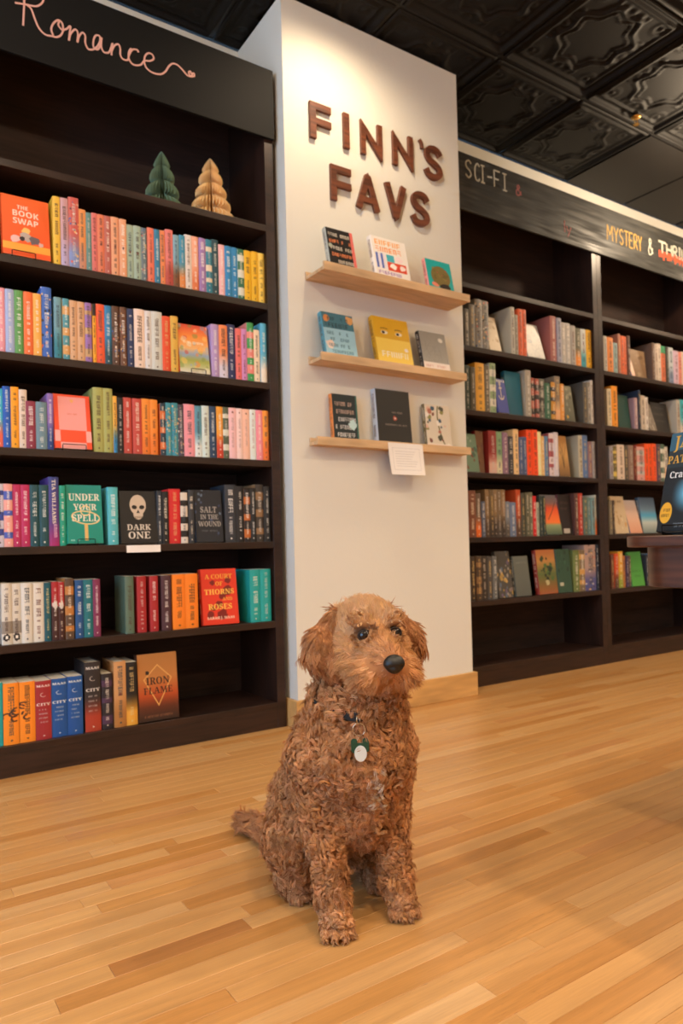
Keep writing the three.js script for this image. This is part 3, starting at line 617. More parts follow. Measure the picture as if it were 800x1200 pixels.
// ---- faced-out covers
const text = (c, s, x, y, size, color, font = 'serif', weight = 'bold', rot = 0) => { c.save(); c.translate(x, y); c.rotate(rot); c.fillStyle = color; c.font = `${weight} ${size}px ${font}`; c.textAlign = 'center'; c.textBaseline = 'middle'; c.fillText(s, 0, 0); c.restore(); };
const grad = (c, w, h, stops) => { const g = c.createLinearGradient(0, 0, 0, h); stops.forEach(([a, b]) => g.addColorStop(a, b)); c.fillStyle = g; c.fillRect(0, 0, w, h); };
const ART = {
  bookswap(c, w, h) { grad(c, w, h, [[0, '#f4682a'], [1, '#f0561c']]); text(c, 'THE', 100, 62, 30, '#f6d6c4', 'sans-serif'); text(c, 'BOOK', 112, 98, 46, '#f6d6c4', 'sans-serif'); text(c, 'SWAP', 112, 142, 46, '#f6d6c4', 'sans-serif'); c.fillStyle = '#f2a53a'; c.fillRect(0, 268, w, 40); blob(c, 112, 190, 22, '#f2c06a'); blob(c, 112, 224, 30, '#b9a69c'); blob(c, 60, 244, 26, '#e8b8b0'); blob(c, 150, 240, 26, '#6a5a5e'); blob(c, 92, 240, 14, '#2a2024'); blob(c, 180, 258, 14, '#d8a8a0'); },
  sunset(c, w, h) { grad(c, w, h, [[0, '#d8432a'], [0.25, '#ee8a2e'], [0.5, '#e8b070'], [0.62, '#8a9ab0'], [0.75, '#9aa040'], [1, '#d8d0c0']]); for (let k = 0; k < 40; k++) { c.globalAlpha = 0.5; blob(c, rr(0, w), rr(0, h), rr(8, 26), pick(['#ef7a2a', '#f0c060', '#c83a2a', '#7a8a3a', '#8aa0c0', '#e8e0c8'])); } c.globalAlpha = 1; scribble(c, 40, 120, 150, 16, '#f4e8d0'); },
  checker(c, w, h) { c.fillStyle = '#ef4a20'; c.fillRect(0, 0, w, h); c.fillStyle = '#f09a92'; c.fillRect(28, 14, w - 56, 210); c.fillStyle = '#f3a69e'; c.fillRect(0, 226, 34, 70); c.fillRect(w - 34, 226, 34, 70); c.fillRect(34, 300, w - 68, 40); blob(c, w / 2, 40, 12, '#f2a860', 7); scribble(c, w / 2 - 34, 118, 66, 9, '#d8705a'); },
  spell(c, w, h) { grad(c, w, h, [[0, '#128a7a'], [1, '#0f8a78']]); text(c, 'UNDER', 112, 72, 54, '#e8ddc8'); text(c, 'YOUR', 116, 130, 50, '#e8ddc8'); text(c, 'SPELL', 116, 192, 54, '#e8ddc8'); c.strokeStyle = '#e6c488'; c.lineWidth = 7; c.beginPath(); c.ellipse(118, 190, 88, 36, 0.1, 0, 7); c.stroke(); c.beginPath(); c.ellipse(118, 150, 30, 28, 0, 0, 7); c.stroke(); c.fillStyle = '#d8b068'; c.fillRect(108, 226, 22, 96); scribble(c, 20, 316, 60, 9, '#cfe8dc'); },
  skull(c, w, h) { c.fillStyle = '#191717'; c.fillRect(0, 0, w, h); c.fillStyle = '#c8b49e'; c.beginPath(); c.ellipse(112, 92, 50, 66, 0, 0, 7); c.fill(); c.beginPath(); c.ellipse(112, 150, 30, 36, 0, 0, 7); c.fill(); c.fillStyle = '#1a1614'; c.beginPath(); c.ellipse(90, 106, 16, 13, 0.2, 0, 7); c.fill(); c.beginPath(); c.ellipse(136, 106, 16, 13, -0.2, 0, 7); c.fill(); c.beginPath(); c.moveTo(112, 122); c.lineTo(102, 144); c.lineTo(122, 144); c.fill(); for (let k = 0; k < 6; k++) c.fillRect(92 + k * 8, 164, 2.5, 16); text(c, 'DARK', 112, 236, 50, '#d8cfc2'); text(c, 'ONE', 112, 286, 62, '#ded6ca'); },
  salt(c, w, h) { grad(c, w, h, [[0, '#191c26'], [1, '#1f2229']]); for (let k = 0; k < 16; k++) blob(c, rr(0, w), rr(0, h), rr(4, 12), pick(['#2c3656', '#3a4664', '#20263a', '#5a6a80'])); text(c, 'SALT', 112, 130, 52, '#a8a29c'); text(c, 'IN THE', 116, 176, 42, '#a8a29c'); text(c, 'WOUND', 116, 222, 46, '#a8a29c'); scribble(c, 50, 262, 130, 10, '#6a6a70'); },
  thorns(c, w, h) { c.fillStyle = '#d8351c'; c.fillRect(0, 0, w, h); for (let k = 0; k < 9; k++) blob(c, rr(50, 180), rr(40, 280), rr(16, 34), '#7a1a14'); text(c, 'A COURT', 112, 48, 38, '#e8a83a'); text(c, 'OF', 112, 92, 34, '#e8a83a'); text(c, 'THORNS', 112, 140, 44, '#f0c050'); text(c, 'AND', 160, 186, 28, '#e8a83a'); text(c, 'ROSES', 112, 232, 46, '#f0c050'); text(c, 'SARAH J. MAAS', 112, 300, 22, '#f0d8c0'); },
  flame(c, w, h) { grad(c, w, h, [[0, '#a8703a'], [0.35, '#b8763c'], [0.62, '#b0481e'], [0.8, '#5a2a18'], [1, '#2a1a14']]); c.strokeStyle = '#d8a05a'; c.lineWidth = 6; c.beginPath(); c.moveTo(112, 60); c.lineTo(190, 130); c.lineTo(112, 262); c.lineTo(34, 130); c.closePath(); c.stroke(); text(c, 'IRON', 112, 140, 50, '#2a1a14'); text(c, 'FLAME', 112, 188, 46, '#3a2018'); blob(c, 56, 96, 12, '#2a1a14', 5); scribble(c, 30, 310, 160, 11, '#8a5a40'); },
  cream(c, w, h) { c.fillStyle = '#cdb795'; c.fillRect(0, 0, w, h); for (let k = 0; k < 12; k++) blob(c, rr(20, 200), rr(60, 300), rr(8, 24), pick(['#b89a70', '#d8c8a8', '#a88a60', '#c89a60'])); scribble(c, 40, 40, 150, 18, '#7a6248'); },
  map(c, w, h) { c.fillStyle = '#cfccc4'; c.fillRect(0, 0, w, h); c.strokeStyle = '#8f96a0'; c.lineWidth = 2; for (let k = 0; k < 14; k++) { c.beginPath(); c.arc(rr(20, 210), rr(80, 320), rr(8, 40), 0, rr(2, 6)); c.stroke(); } scribble(c, 40, 120, 60, 90, '#9aa4b4', true); },
  anchor(c, w, h) { c.fillStyle = '#3c4594'; c.fillRect(0, 0, w, h); c.strokeStyle = '#cfc0a8'; c.lineWidth = 12; c.beginPath(); c.moveTo(112, 60); c.lineTo(112, 200); c.stroke(); c.beginPath(); c.arc(112, 150, 56, 0.3, 2.84); c.stroke(); c.beginPath(); c.moveTo(80, 92); c.lineTo(144, 92); c.stroke(); c.beginPath(); c.arc(112, 46, 14, 0, 7); c.stroke(); for (let k = 0; k < 5; k++) blob(c, 20 + k * 45, 20, 15, '#cfc8bc'); },
  greygreen(c, w, h) { grad(c, w, h, [[0, '#7a7a64'], [1, '#5a5a4a']]); for (let k = 0; k < 10; k++) blob(c, rr(20, 200), rr(20, 300), rr(8, 22), pick(['#8a8a78', '#4a4a3c', '#a09a80'])); blob(c, 60, 300, 20, '#d8a838'); },
  green(c, w, h) { c.fillStyle = '#6f8c78'; c.fillRect(0, 0, w, h); for (let k = 0; k < 14; k++) blob(c, rr(0, w), rr(0, h), rr(10, 28), pick(['#8aa494', '#4a6a5c', '#a8b4a4', '#7a4a3a'])); },
  tree(c, w, h) { grad(c, w, h, [[0, '#b8864a'], [0.5, '#c89a5a'], [1, '#7a5a38']]); c.strokeStyle = '#3a2a1c'; for (let k = 0; k < 9; k++) { c.lineWidth = rr(2, 6); c.beginPath(); c.moveTo(112, 280); c.quadraticCurveTo(rr(60, 160), 180, rr(20, 210), rr(40, 150)); c.stroke(); } },
  sunsettree(c, w, h) { grad(c, w, h, [[0, '#6a6a70'], [0.2, '#8a6a6a'], [0.34, '#e0542a'], [0.7, '#ec7a34'], [0.76, '#8a9a70'], [1, '#4a5a48']]); c.fillStyle = '#c03a5a'; c.fillRect(0, 60, 60, 80); c.strokeStyle = '#3a2a28'; c.lineWidth = 7; c.beginPath(); c.moveTo(60, 210); c.quadraticCurveTo(130, 160, 200, 60); c.stroke(); },
  darkred(c, w, h) { c.fillStyle = '#231b1b'; c.fillRect(0, 0, w, h); scribble(c, 40, 60, 150, 22, '#54443e'); scribble(c, 40, 110, 130, 18, '#54443e'); c.fillStyle = '#b8b0a8'; c.fillRect(60, 285, 110, 40); },
  multi(c, w, h) { c.fillStyle = '#4a4844'; c.fillRect(0, 0, w, h); for (let k = 0; k < 40; k++) blob(c, rr(0, w), rr(0, h), rr(8, 22), pick(['#a88a4a', '#8a7a6a', '#6a5a7a', '#c0a060', '#5a6a80', '#a09a94'])); },
  grey(c, w, h) { grad(c, w, h, [[0, '#6a7068'], [1, '#575c58']]); scribble(c, 40, 50, 150, 14, '#8a908a'); },
  forest(c, w, h) { grad(c, w, h, [[0, '#b0683a'], [0.25, '#c08a4a'], [0.55, '#5a6a3a'], [1, '#a05a34']]); for (let k = 0; k < 24; k++) blob(c, rr(50, 180), rr(60, 260), rr(8, 26), pick(['#2a3a2a', '#1f2a22', '#4a6a3a', '#3a4a30'])); blob(c, 112, 250, 26, '#b8b088'); },
  deepgreen(c, w, h) { c.fillStyle = '#2f5040'; c.fillRect(0, 0, w, h); for (let k = 0; k < 10; k++) blob(c, rr(20, 200), rr(20, 200), rr(8, 24), pick(['#3a6450', '#223c30'])); c.fillStyle = '#b8b8a4'; c.fillRect(30, 260, 60, 26); },
  teal(c, w, h) { grad(c, w, h, [[0, '#15667c'], [1, '#125468']]); },
  brown(c, w, h) { grad(c, w, h, [[0, '#9c8062'], [1, '#8a6c50']]); for (let k = 0; k < 14; k++) blob(c, rr(20, 210), rr(20, 320), rr(10, 30), pick(['#a88c6c', '#94785a', '#7e644a'])); },
  brownred(c, w, h) { c.fillStyle = '#7a5a44'; c.fillRect(0, 0, w, h); for (let k = 0; k < 16; k++) blob(c, rr(0, w), rr(0, h), rr(8, 26), pick(['#9a7a54', '#5a3a34', '#8a6a4a', '#6a4a50'])); },
  darkgreen(c, w, h) { c.fillStyle = '#1d463e'; c.fillRect(0, 0, w, h); },
  stone(c, w, h) { c.fillStyle = '#82766a'; c.fillRect(0, 0, w, h); for (let k = 0; k < 16; k++) blob(c, rr(0, w), rr(0, h), rr(8, 26), pick(['#948a7c', '#6a6056', '#a89e90'])); blob(c, 70, 90, 14, '#d0c8bc'); },
  black(c, w, h) { c.fillStyle = '#24211f'; c.fillRect(0, 0, w, h); scribble(c, 30, 50, 160, 20, '#4a4642'); scribble(c, 30, 120, 150, 24, '#4a4642'); scribble(c, 30, 200, 150, 16, '#4a4642'); },
  blueice(c, w, h) { grad(c, w, h, [[0, '#3f5670'], [0.35, '#6a8aa4'], [0.5, '#4aa4d0'], [0.7, '#c0ccc8'], [1, '#7a8a8c']]); },
  palepink(c, w, h) { grad(c, w, h, [[0, '#c4b8b4'], [0.6, '#e0b49a'], [1, '#d89a7c']]); },
  leaf(c, w, h) { grad(c, w, h, [[0, '#3c8a3c'], [1, '#54a848']]); scribble(c, 30, 180, 160, 22, '#3a7a34'); scribble(c, 30, 230, 140, 22, '#3a7a34'); },
  pinkblack(c, w, h) { c.fillStyle = '#1d1a1a'; c.fillRect(0, 0, w, h); for (let k = 0; k < 5; k++) { c.fillStyle = pick(['#d8d0c0', '#ccd0c4']); scribble(c, 16 + k * 4, 40 + k * 56, 180, 28, k % 2 ? '#ef8a54' : '#ddd2c0'); } c.fillStyle = '#d86a62'; c.fillRect(w - 26, 0, 26, h); blob(c, 24, 150, 20, '#a8b0a0'); },
  collage(c, w, h) { c.fillStyle = '#ece4dc'; c.fillRect(0, 0, w, h); scribble(c, 20, 24, 180, 40, '#ee9a2e'); scribble(c, 20, 78, 180, 40, '#ec8a34'); for (let k = 0; k < 4; k++) { c.fillStyle = k % 2 ? '#e4dce8' : '#5468b8'; c.fillRect(14 + k * 16, 132, 14, 120); } c.fillStyle = '#4ab0c0'; c.fillRect(84, 132, 50, 56); c.fillStyle = '#d8492e'; c.fillRect(84, 190, 124, 70); blob(c, 168, 158, 28, '#f0d8d8'); blob(c, 122, 220, 26, '#f4ece4'); blob(c, 182, 224, 24, '#f0dcd8'); scribble(c, 20, 272, 190, 26, '#8a5aa8'); },
  turquoise(c, w, h) { c.fillStyle = '#1fa6a4'; c.fillRect(0, 0, w, h); c.fillStyle = '#7a6a38'; c.beginPath(); c.ellipse(120, 170, 84, 110, 0, 0, 7); c.fill(); for (let k = 0; k < 22; k++) blob(c, rr(60, 180), rr(80, 200), rr(6, 14), pick(['#8a7a40', '#6a5a30', '#9a5a40'])); blob(c, 150, 280, 56, '#2a2018'); blob(c, 60, 262, 30, '#e0846a'); },
  skyblue(c, w, h) { c.fillStyle = '#9cc8d8'; c.fillRect(0, 0, w, h); c.fillStyle = '#3f7484'; c.fillRect(0, 0, w, 120); blob(c, 30, 46, 26, '#d88a4a'); blob(c, 196, 40, 34, '#d8a060'); scribble(c, 20, 34, 180, 26, '#1c3a48'); scribble(c, 16, 78, 190, 34, '#173440'); blob(c, 40, 240, 34, '#ecd4c4'); for (let k = 0; k < 4; k++) scribble(c, 24 + (k % 2) * 20, 144 + k * 46, 160, 24, '#3f6a7c'); },
  eyes(c, w, h) { c.fillStyle = '#dca818'; c.fillRect(0, 0, w, h); c.fillStyle = '#f2cc50'; c.fillRect(0, 150, w, h - 150); for (const x of [64, 156]) { c.fillStyle = '#efe2c8'; c.beginPath(); c.ellipse(x, 108, 22, 13, 0, 0, 7); c.fill(); c.fillStyle = '#2a1c10'; c.beginPath(); c.arc(x - 6, 108, 10, 0, 7); c.fill(); c.strokeStyle = '#5a4014'; c.lineWidth = 5; c.beginPath(); c.moveTo(x - 22, 82); c.quadraticCurveTo(x, 72, x + 24, 84); c.stroke(); } scribble(c, 30, 240, 170, 40, '#f6ead0'); blob(c, 190, 216, 14, '#f2e2d8'); },
  silver(c, w, h) { grad(c, w, h, [[0, '#8c867c'], [0.7, '#a09a8e'], [1, '#a8a094']]); c.strokeStyle = '#7c766c'; for (let k = 0; k < 30; k++) { c.beginPath(); c.moveTo(rr(0, w), rr(0, h)); c.lineTo(rr(0, w), rr(0, h)); c.stroke(); } blob(c, 180, 60, 22, '#d8d0c4', 20); c.fillStyle = '#ecdcd0'; c.fillRect(0, 256, w, 84); scribble(c, 20, 276, 180, 22, '#cf9a8a'); },
  teallight(c, w, h) { c.fillStyle = '#18262a'; c.fillRect(0, 0, w, h); for (let k = 0; k < 5; k++) scribble(c, 20 + (k % 3) * 14, 56 + k * 54, 160, 28, k > 1 ? '#e4e0dc' : '#c8a898'); blob(c, 176, 214, 38, '#bfdcdc', 24); c.fillStyle = '#2f6a62'; c.fillRect(w - 14, 0, 14, h); },
  redseal(c, w, h) { c.fillStyle = '#25221f'; c.fillRect(0, 0, w, h); scribble(c, 100, 132, 84, 10, '#9a8a80'); blob(c, 120, 172, 15, '#a84a34', 20); blob(c, 120, 172, 6, '#e0c8b8', 12); scribble(c, 46, 208, 150, 10, '#9a8a80'); },
  botanical(c, w, h) { c.fillStyle = '#d8ccb8'; c.fillRect(0, 0, w, h); c.strokeStyle = '#6a6434'; c.lineWidth = 11; c.beginPath(); c.moveTo(120, 10); c.quadraticCurveTo(90, 150, 160, 300); c.stroke(); for (let k = 0; k < 26; k++) blob(c, rr(10, w - 10), rr(10, h - 30), rr(9, 24), pick(['#7a4a3c', '#4a4a3a', '#e8e0d4', '#8a8448', '#b06a54', '#3a5264', '#d8b098'])); c.fillStyle = '#ead8c8'; c.fillRect(0, 300, w, 40); },
  detective(c, w, h) { c.fillStyle = '#23323a'; c.fillRect(0, 0, w, h); c.fillStyle = '#2f586c'; c.fillRect(0, 0, w, 62); text(c, 'JAMES', 118, 34, 58, '#c8963a', 'serif', 'bold'); text(c, 'PATTERSON', 118, 94, 38, '#c8963a', 'serif', 'bold'); c.fillStyle = '#142026'; c.fillRect(0, 122, w, 218); text(c, 'Cradle & All', 118, 146, 32, '#d8d4ce', 'serif', 'bold'); const g = c.createRadialGradient(112, 212, 4, 112, 212, 70); g.addColorStop(0, '#d8ecf4'); g.addColorStop(0.3, '#5a98b4'); g.addColorStop(1, '#142026'); c.fillStyle = g; c.fillRect(40, 166, 150, 120); c.fillStyle = '#101c22'; c.fillRect(106, 196, 7, 24); c.fillStyle = '#d8a030'; c.beginPath(); c.ellipse(30, 276, 26, 36, 0, 0, 7); c.fill(); scribble(c, 12, 262, 36, 10, '#5a3a10'); scribble(c, 12, 280, 36, 10, '#5a3a10'); scribble(c, 60, 312, 96, 14, '#8a96a0'); },
};
let coverCount = 0;
function drawCover(key, spineHex) {
  const i = coverCount++;
  const x = (i % CV_COLS) * CV_W, y = Math.floor(i / CV_COLS) * CV_H;
  cc.save(); cc.translate(x, y); cc.beginPath(); cc.rect(0, 0, CV_W, CV_H); cc.clip();
  cc.fillStyle = '#' + spineHex; cc.fillRect(0, 0, CV_SPINE + 1, CV_H);
  const ink = luma(spineHex) < 0.45 ? '#d8ccb8' : '#4a3a34';
  scribble(cc, 8, 30, 14, 150, ink, true); scribble(cc, 9, 210, 11, 80, ink, true);
  cc.translate(CV_SPINE, 0); cc.beginPath(); cc.rect(0, 0, CV_W - CV_SPINE, CV_H); cc.clip();
  ART[key](cc, CV_W - CV_SPINE, CV_H);
  cc.restore();
  const u = (px) => (x + px) / 2048, v = (py) => 1 - (y + py) / 2040;
  return ({ spine: { u0: u(1), u1: u(CV_SPINE - 1), v0: v(CV_H - 1), v1: v(1) }, face: { u0: u(CV_SPINE + 1), u1: u(CV_W - 1), v0: v(CV_H - 1), v1: v(1) } });
}

// A book standing with its spine towards +z: boards and rounded spine wrapped round a block of pages.
// hard: boards a little larger than the pages
function bookGeometry(w, h, d, sp, face, hard) {
  const P = [], U = [];
  const side = { u0: sp.u0 + (sp.u1 - sp.u0) * 0.04, u1: sp.u0 + (sp.u1 - sp.u0) * 0.06, v0: sp.v0 + (sp.v1 - sp.v0) * 0.49, v1: sp.v0 + (sp.v1 - sp.v0) * 0.5 };
  const quad = (q, r, flip) => {
    const uv = [[r.u0, r.v0], [r.u1, r.v0], [r.u1, r.v1], [r.u0, r.v1]];
    for (const k of flip ? [0, 2, 1, 0, 3, 2] : [0, 1, 2, 0, 2, 3]) { P.push(...q[k]); U.push(...uv[k]); }
  };
  const t = hard ? 0.0022 : 0.0008, b = Math.min(0.004, w * 0.12), a = w / 2;
  const out = [[-a, -d], [-a, -b], [-a * 0.55, -b * 0.25], [0, 0], [a * 0.55, -b * 0.25], [a, -b], [a, -d]];
  const inn = [[-a + t, -d], [-a + t, -b - t], [-a * 0.55, -b * 0.25 - t], [0, -t], [a * 0.55, -b * 0.25 - t], [a - t, -b - t], [a - t, -d]];
  const us = [0, 0, 0.225, 0.5, 0.775, 1, 1];
  for (let i = 0; i < 6; i++) {
    const [x0, z0] = out[i], [x1, z1] = out[i + 1];
    let r = side;
    if (i >= 1 && i <= 4) r = { u0: lerp(sp.u0, sp.u1, us[i]), u1: lerp(sp.u0, sp.u1, us[i + 1]), v0: sp.v0, v1: sp.v1 };
    if (i === 5 && face) r = face;
    quad([[x0, 0, z0], [x1, 0, z1], [x1, h, z1], [x0, h, z0]], r);
    const [p0, q0] = inn[i], [p1, q1] = inn[i + 1];
    quad([[p0, 0, q0], [p1, 0, q1], [p1, h, q1], [p0, h, q0]], side, true);
    quad([[x0, h, z0], [x1, h, z1], [p1, h, q1], [p0, h, q0]], side);
    quad([[x0, 0, z0], [x1, 0, z1], [p1, 0, q1], [p0, 0, q0]], side, true);
  }
  quad([[-a, 0, -d], [-a + t, 0, -d], [-a + t, h, -d], [-a, h, -d]], side, true);
  quad([[a - t, 0, -d], [a, 0, -d], [a, h, -d], [a - t, h, -d]], side, true);
  const cover = new THREE.BufferGeometry();
  cover.setAttribute('position', new THREE.Float32BufferAttribute(P, 3));
  cover.setAttribute('uv', new THREE.Float32BufferAttribute(U, 2));
  cover.computeVertexNormals();
  const lip = hard ? 0.0035 : 0.0004, e = 0.0003;
  return { cover, pages: box(-a + t + e, a - t - e, lip, h - lip, -d + lip, -b - t - e) };
}

const coverTex = new THREE.CanvasTexture(coverCanvas), spineTex = new THREE.CanvasTexture(spineCanvas);
coverTex.colorSpace = spineTex.colorSpace = THREE.SRGBColorSpace;
const printed = std({ color: 0xffffff, roughness: 0.5, map: spineTex }), printedCover = std({ color: 0xffffff, roughness: 0.42, map: coverTex });

const HUES = [['red', 0], ['orange', 24], ['yellow', 46], ['green', 110], ['teal', 180], ['blue', 215], ['purple', 275], ['magenta', 330], ['red', 360]];
function colorWord(hex) {
  const c = new THREE.Color('#' + hex), q = {};
  c.getHSL(q, THREE.SRGBColorSpace);
  if (q.s < 0.16) return q.l < 0.22 ? 'black' : q.l < 0.45 ? 'dark grey' : q.l < 0.7 ? 'grey' : 'off-white';
  if (q.l < 0.16) return 'black';
  let best = HUES[0];
  for (const k of HUES) if (Math.abs(k[1] - q.h * 360) < Math.abs(best[1] - q.h * 360)) best = k;
  let n = best[0];
  if (n === 'red' && q.l > 0.6) n = q.l > 0.78 ? 'pale pink' : 'pink';
  else if (n === 'magenta' && q.l > 0.6) n = 'pink';
  else if (n === 'orange') n = q.l > 0.72 ? (q.s > 0.6 ? 'peach' : 'cream') : q.s < 0.45 ? (q.l > 0.5 ? 'tan' : 'brown') : q.l < 0.35 ? 'brown' : 'orange';
  else if (n === 'yellow') n = q.s < 0.45 ? (q.l > 0.65 ? 'cream' : 'olive') : 'yellow';
  else if (q.l < 0.34) n = 'dark ' + n;
  else if (q.l > 0.68) n = 'pale ' + n;
  return n;
}
const NTH = ['first', 'second', 'third', 'fourth', 'fifth', 'sixth', 'seventh', 'eighth', 'ninth', 'tenth', 'eleventh', 'twelfth', '13th', '14th', '15th', '16th', '17th', '18th', '19th', '20th', '21st', '22nd', '23rd', '24th', '25th', '26th', '27th', '28th', '29th', '30th', '31st', '32nd'];

